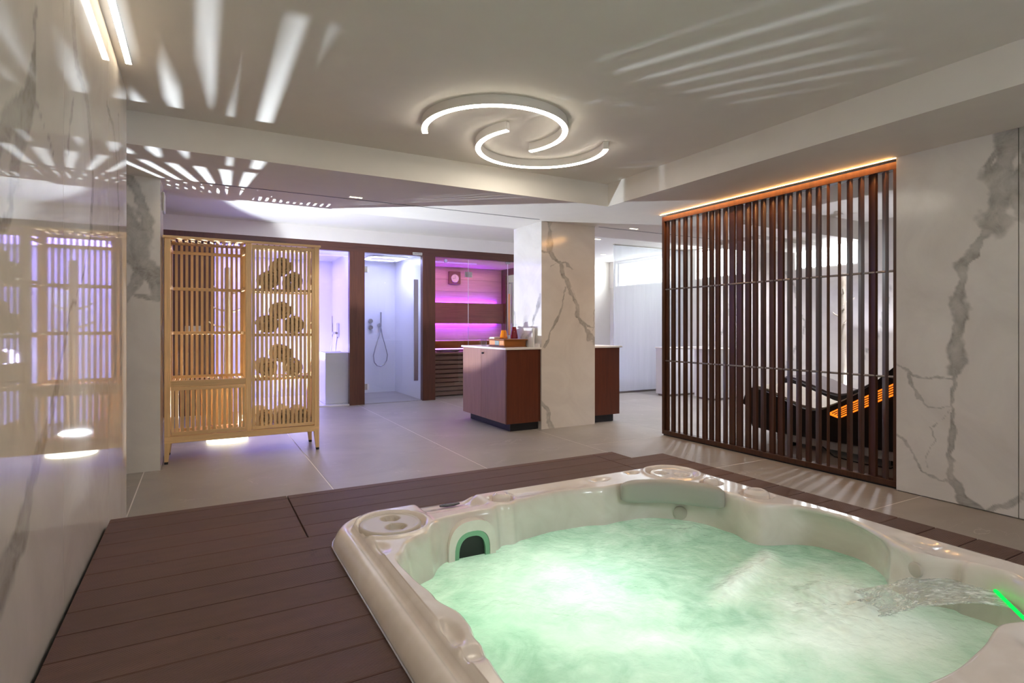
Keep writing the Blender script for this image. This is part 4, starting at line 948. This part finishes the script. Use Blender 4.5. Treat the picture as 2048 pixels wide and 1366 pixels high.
# cup holder lids
def cup_lid(cx, cy, R0, zt, cups, label, mat):
    bm = bmesh.new(); n = 72; m = 22
    ids = {}
    rad = [R0*k/m for k in range(1, m+1)]
    c0 = bm.verts.new((0, 0, zt)); prev = None
    def hz(x, y):
        z = zt
        for ux, uy, ur in cups:
            q = math.hypot(x+cx-ux, y+cy-uy); t = min(1, max(0, (q-(ur-.006))/.009)); z -= .030*(1-t*t*(3-2*t))
        return z
    c0.co.z = hz(0, 0)
    rr_ = rad+[R0+.003, R0+.004]
    for j, r in enumerate(rr_):
        ring = []
        for k in range(n):
            a = 2*math.pi*k/n; x, y = r*math.cos(a), r*math.sin(a)
            z = hz(x, y) if j < m else (zt-.004 if j == m else zt-.03)
            if j < m and r > R0*.93: z += .004*math.sin((r/R0-.93)/.07*math.pi)
            ring.append(bm.verts.new((x, y, z)))
        for k in range(n):
            k2 = (k+1) % n
            if prev is None: bm.faces.new((c0, ring[k], ring[k2]))
            else: bm.faces.new((prev[k], ring[k], ring[k2], prev[k2]))
        prev = ring
    bmesh.ops.recalc_face_normals(bm, faces=bm.faces)
    me = bpy.data.meshes.new('cup_holder'); bm.to_mesh(me); bm.free(); me.materials.append(MATS[mat]); me.shade_smooth()
    o = bpy.data.objects.new('cup_holder', me); place(o, (cx, cy, 0), tub); o['label'] = label
cup_lid(DISC1[0], DISC1[1], .124, .337, [(.708, 2.350, .038), (.700, 2.245, .040)], 'round grey filter lid with two cup wells', 'acrylic_grey')
cup_lid(DISC2[0], DISC2[1], .116, .330, [(2.280, 2.375, .037), (2.345, 2.285, .038)], 'round cream lid with two cup wells', 'acrylic')
for cx, cy, r in CAPS:
    o = lathe('control_dial', [(r*.86, -.012), (r*.86, .008), (r*.80, .014), (r*.62, .022), (r*.56, .023), (r*.50, .020), (r*.46, .0205), (r*.40, .023), (0, .0235)], (cx, cy, ZT-.002), 'acrylic', tub, 36, 30)
ov = tube('control_panel', [(1.0, 2.515, .298), (1.03, 2.515, .298), (1.07, 2.515, .298), (1.10, 2.515, .298)], [.008, .017, .017, .008], 'control_panel', tub, 14); ov.scale = (1, 1, .45)
# head pillow
def pillow(pts, hw, hh, name, mat):
    P = [Vector(p) for p in pts]; n = 28; vs, fs = [], []; m = 20
    for i in range(n+1):
        t = i/n
        p = P[0]*(1-t)**2+P[1]*2*t*(1-t)+P[2]*t*t; tg = (P[1]-P[0])*(1-t)+(P[2]-P[1])*t; tg.normalize(); nr = Vector((-tg.y, tg.x, 0))
        s = max(.05, (1-abs(2*t-1)**6))**.5
        for k in range(m):
            a = 2*math.pi*k/m; cx_, cz_ = math.cos(a), math.sin(a)
            ex = math.copysign(abs(cx_)**.55, cx_); ez = math.copysign(abs(cz_)**.55, cz_)
            vs.append(p+nr*ex*hw*s+Vector((0, 0, ez*hh*(.6+.4*s))))
    for i in range(n):
        for k in range(m): fs.append((i*m+k, i*m+(k+1) % m, (i+1)*m+(k+1) % m, (i+1)*m+k))
    fs += [tuple(range(m)), tuple(range(n*m, n*m+m))[::-1]]
    return raw(name, vs, fs, mat, tub, True)
pillow([(1.885, 2.250, .306), (2.17, 2.18, .312), (2.250, 1.915, .306)], .046, .056, 'head_pillow', 'pillow_foam')
# skimmer on the back wall; the shade inside is painted as a black plate
def arch(w_, h, n=18, p=2.6):
    pts = [(-w_, 0)]
    for k in range(n+1):
        a = math.pi-math.pi*k/n; c, s = math.cos(a), math.sin(a)
        pts.append((w_*math.copysign(abs(c)**(2/p), c), h*.35+h*.65*abs(s)**(2/p)))
    pts.append((w_, 0)); return pts
SX, SY, SZ = 1.035, 2.248, .118
def arch_ring(name, wo, ho, wi, hi_, y0, y1, mat, parent):
    A, B = arch(wo, ho), arch(wi, hi_); n = len(A); vs = []; fs = []
    for y in (y0, y1): vs += [(a, y, b) for a, b in A]+[(a, y, b) for a, b in B]
    for k in range(n-1):
        fs += [(k, k+1, n+k+1, n+k), (2*n+k, 2*n+n+k, 2*n+n+k+1, 2*n+k+1), (k, 2*n+k, 2*n+k+1, k+1), (n+k, n+k+1, 3*n+k+1, 3*n+k)]
    o = raw(name, vs, fs, mat, parent, loc=(SX, SY, SZ)); return smooth_by_angle(o, 45)
sk = arch_ring('skimmer_frame', .112, .195, .084, .150, -.030, .02, 'acrylic', tub)
arch_ring('skimmer_ring', .083, .149, .063, .127, -.026, .0, 'green_plastic', sk)
A = arch(.064, .128, p=4); prism('skimmer_shade', [(SX+a, SZ+b) for a, b in A], 'y', SY-.012, SY-.004, 'niche_shade', sk)
# jets
for deg, z, r, nx, ny in ((43, .185, .034, -.75, -.66), (-30.5, .272, .026, -.95, .3)):
    d = Vector((nx, ny, 0)).normalized(); rr_ = float(np.interp(R(deg), ang, r_in+scoop))-.018; p = Vector((CX+rr_*math.cos(R(deg)), CY+rr_*math.sin(R(deg)), z)); q = tube('jet', [p, p+d*.010, p+d*.014], [r, r, r*.72], 'acrylic_grey', tub, 24)
# green light bar of the waterfall
tube('light_bar', [(2.424, .938, .262), (2.20, .748, .262)], .006, 'led_green', tub, 10)
box('spout_lip', (2.255, 2.455), (.845, .865), (.238, .250), 'acrylic_grey', tub, .003, rotz=math.atan2(.14, .16))

# ---- water
def water_z(x, y):
    z = .008*fbm(x, y, 3, 201, 2)+.004*fbm(x, y, 8, 207, 2)+.001*fbm(x, y, 22, 214, 2)
    fall = np.exp(-(((x-2.02)**2+(y-1.22)**2)/.22**2)); z = z+fall*(.020*fbm(x, y, 9, 220)+.012*fbm(x, y, 24, 231, 3)+.008)
    rid = np.exp(-((y-1.52-.35*(x-1.9))/.05)**2)*sst(1.45, 1.75, x)*(1-sst(2.15, 2.3, x)); z = z+.016*rid*(1+fbm(x, y, 18, 240))
    z = z+.014*np.exp(-(((x-.95)**2+(y-1.72)**2)/.10**2))+.012*np.exp(-(((x-2.1)**2+(y-2.0)**2)/.10**2))*(1+2*fbm(x, y, 16, 250))
    z = z+.010*np.exp(-(((x-1.12)**2+(y-1.55)**2)/.10**2))
    return z
def water_foam(x, y):
    f = .13+.30*fbm(x*.8, y, 3, 301)+.10*fbm(x, y, 14, 330)
    f = f+.62*np.exp(-(((x-1.98)**2+(y-1.15)**2)/.26**2))*(1+1.2*fbm(x, y, 7, 340))
    f = f+.60*np.exp(-((y-1.52-.35*(x-1.9))/.055)**2)*sst(1.5, 1.8, x)*(1-sst(2.15, 2.3, x))
    f = f+.22*np.exp(-((y-1.30+.5*(x-1.35))/.08)**2)*sst(.9, 1.2, x)+.18*np.exp(-(((x-1.0)**2+(y-1.7)**2)/.15**2))
    f = f-.16*np.exp(-(((x-2.05)**2+(y-1.75)**2)/.28**2))-.14*np.exp(-(((x-1.75)**2+(y-.95)**2)/.25**2))
    return np.clip(f, 0, 1)
NR = 190; WA = 600; wa = np.linspace(-math.pi, math.pi, WA, endpoint=False)
rw = np.interp(wa, ang, r_in+.012+scoop*.95, period=2*math.pi)
wx, wy = [], []
for i in range(1, NR+1):
    r = rw*(i/NR)**.8; wx.append(r*np.cos(wa)+CX); wy.append(r*np.sin(wa)+CY)
wx, wy = np.concatenate(wx), np.concatenate(wy); WZ = .150
wz = water_z(wx, wy); ff = water_foam(wx, wy)
Vw = np.stack([wx-CX, wy-CY, wz], 1).tolist()+[(0, 0, 0)]
Fw = []
for i in range(NR-1):
    a = np.arange(WA); b = (a+1) % WA; Fw.append(np.stack([i*WA+a, (i+1)*WA+a, (i+1)*WA+b, i*WA+b], 1))
Fw = np.concatenate(Fw).tolist()+[(NR*WA, k, (k+1) % WA) for k in range(WA)]
wo = raw('tub_water', Vw, Fw, 'spa_water', None, True, (CX, CY, WZ), recalc=False)
at = wo.data.attributes.new('foam', 'FLOAT', 'POINT'); at.data.foreach_set('value', np.r_[ff, .2].astype(np.float32))
tag(wo, 'pale green bubbling water filling the hot tub', 'water', kind='stuff')
# underwater lamps of the tub (lens + light), below the surface
for x, y, p, c in ((1.36, 1.80, P_WATER, (.80, 1, .93)), (.90, 1.70, P_WATER*.20, (.32, 1, .50)), (1.40, 1.20, P_WATER*.42, (.76, 1, .92))):
    ln = lathe('underwater_lens', [(0, 0), (.05, 0), (.045, .012), (0, .016)], (x, y, -.41), 'acrylic_grey', tub, 20)
    lamp('underwater_light', 'POINT', (x, y, -.24), p, c, ln, shadow_soft_size=.06)

# ---- sheet of water falling from the spout
S0, S1 = Vector((2.428, .935, .256)), Vector((2.27, .795, .256)); dr_ = Vector((-.653, .757, 0))
nu, nv = 60, 40; vs = []; fs = []
for i in range(nu+1):
    t = i/nu
    for j in range(nv+1):
        s = j/nv; ns = .5+(s-.5)*(1-.10*t)
        p = S0.lerp(S1, ns)+dr_*(.40*t)+Vector((0, 0, .012*math.sin(t*2.2)-.128*t*t))
        n_ = float(fbm(np.array([t*.9]), np.array([s]), 6, 400)[0]); p = p+Vector((0, 0, (.012*n_+.004*math.sin(s*14))*t))+dr_*(.05*n_*t)
        vs.append(p)
for i in range(nu):
    for j in range(nv): fs.append((i*(nv+1)+j, i*(nv+1)+j+1, (i+1)*(nv+1)+j+1, (i+1)*(nv+1)+j))
c = S0.copy(); wf = raw('water_jet_sheet', [v-c for v in vs], fs, 'falling_water', None, True, c)
md = wf.modifiers.new('thickness', 'SOLIDIFY'); md.thickness = .006; md.offset = 0
tag(wf, 'clear sheet of water pouring from the green-lit spout', 'water')
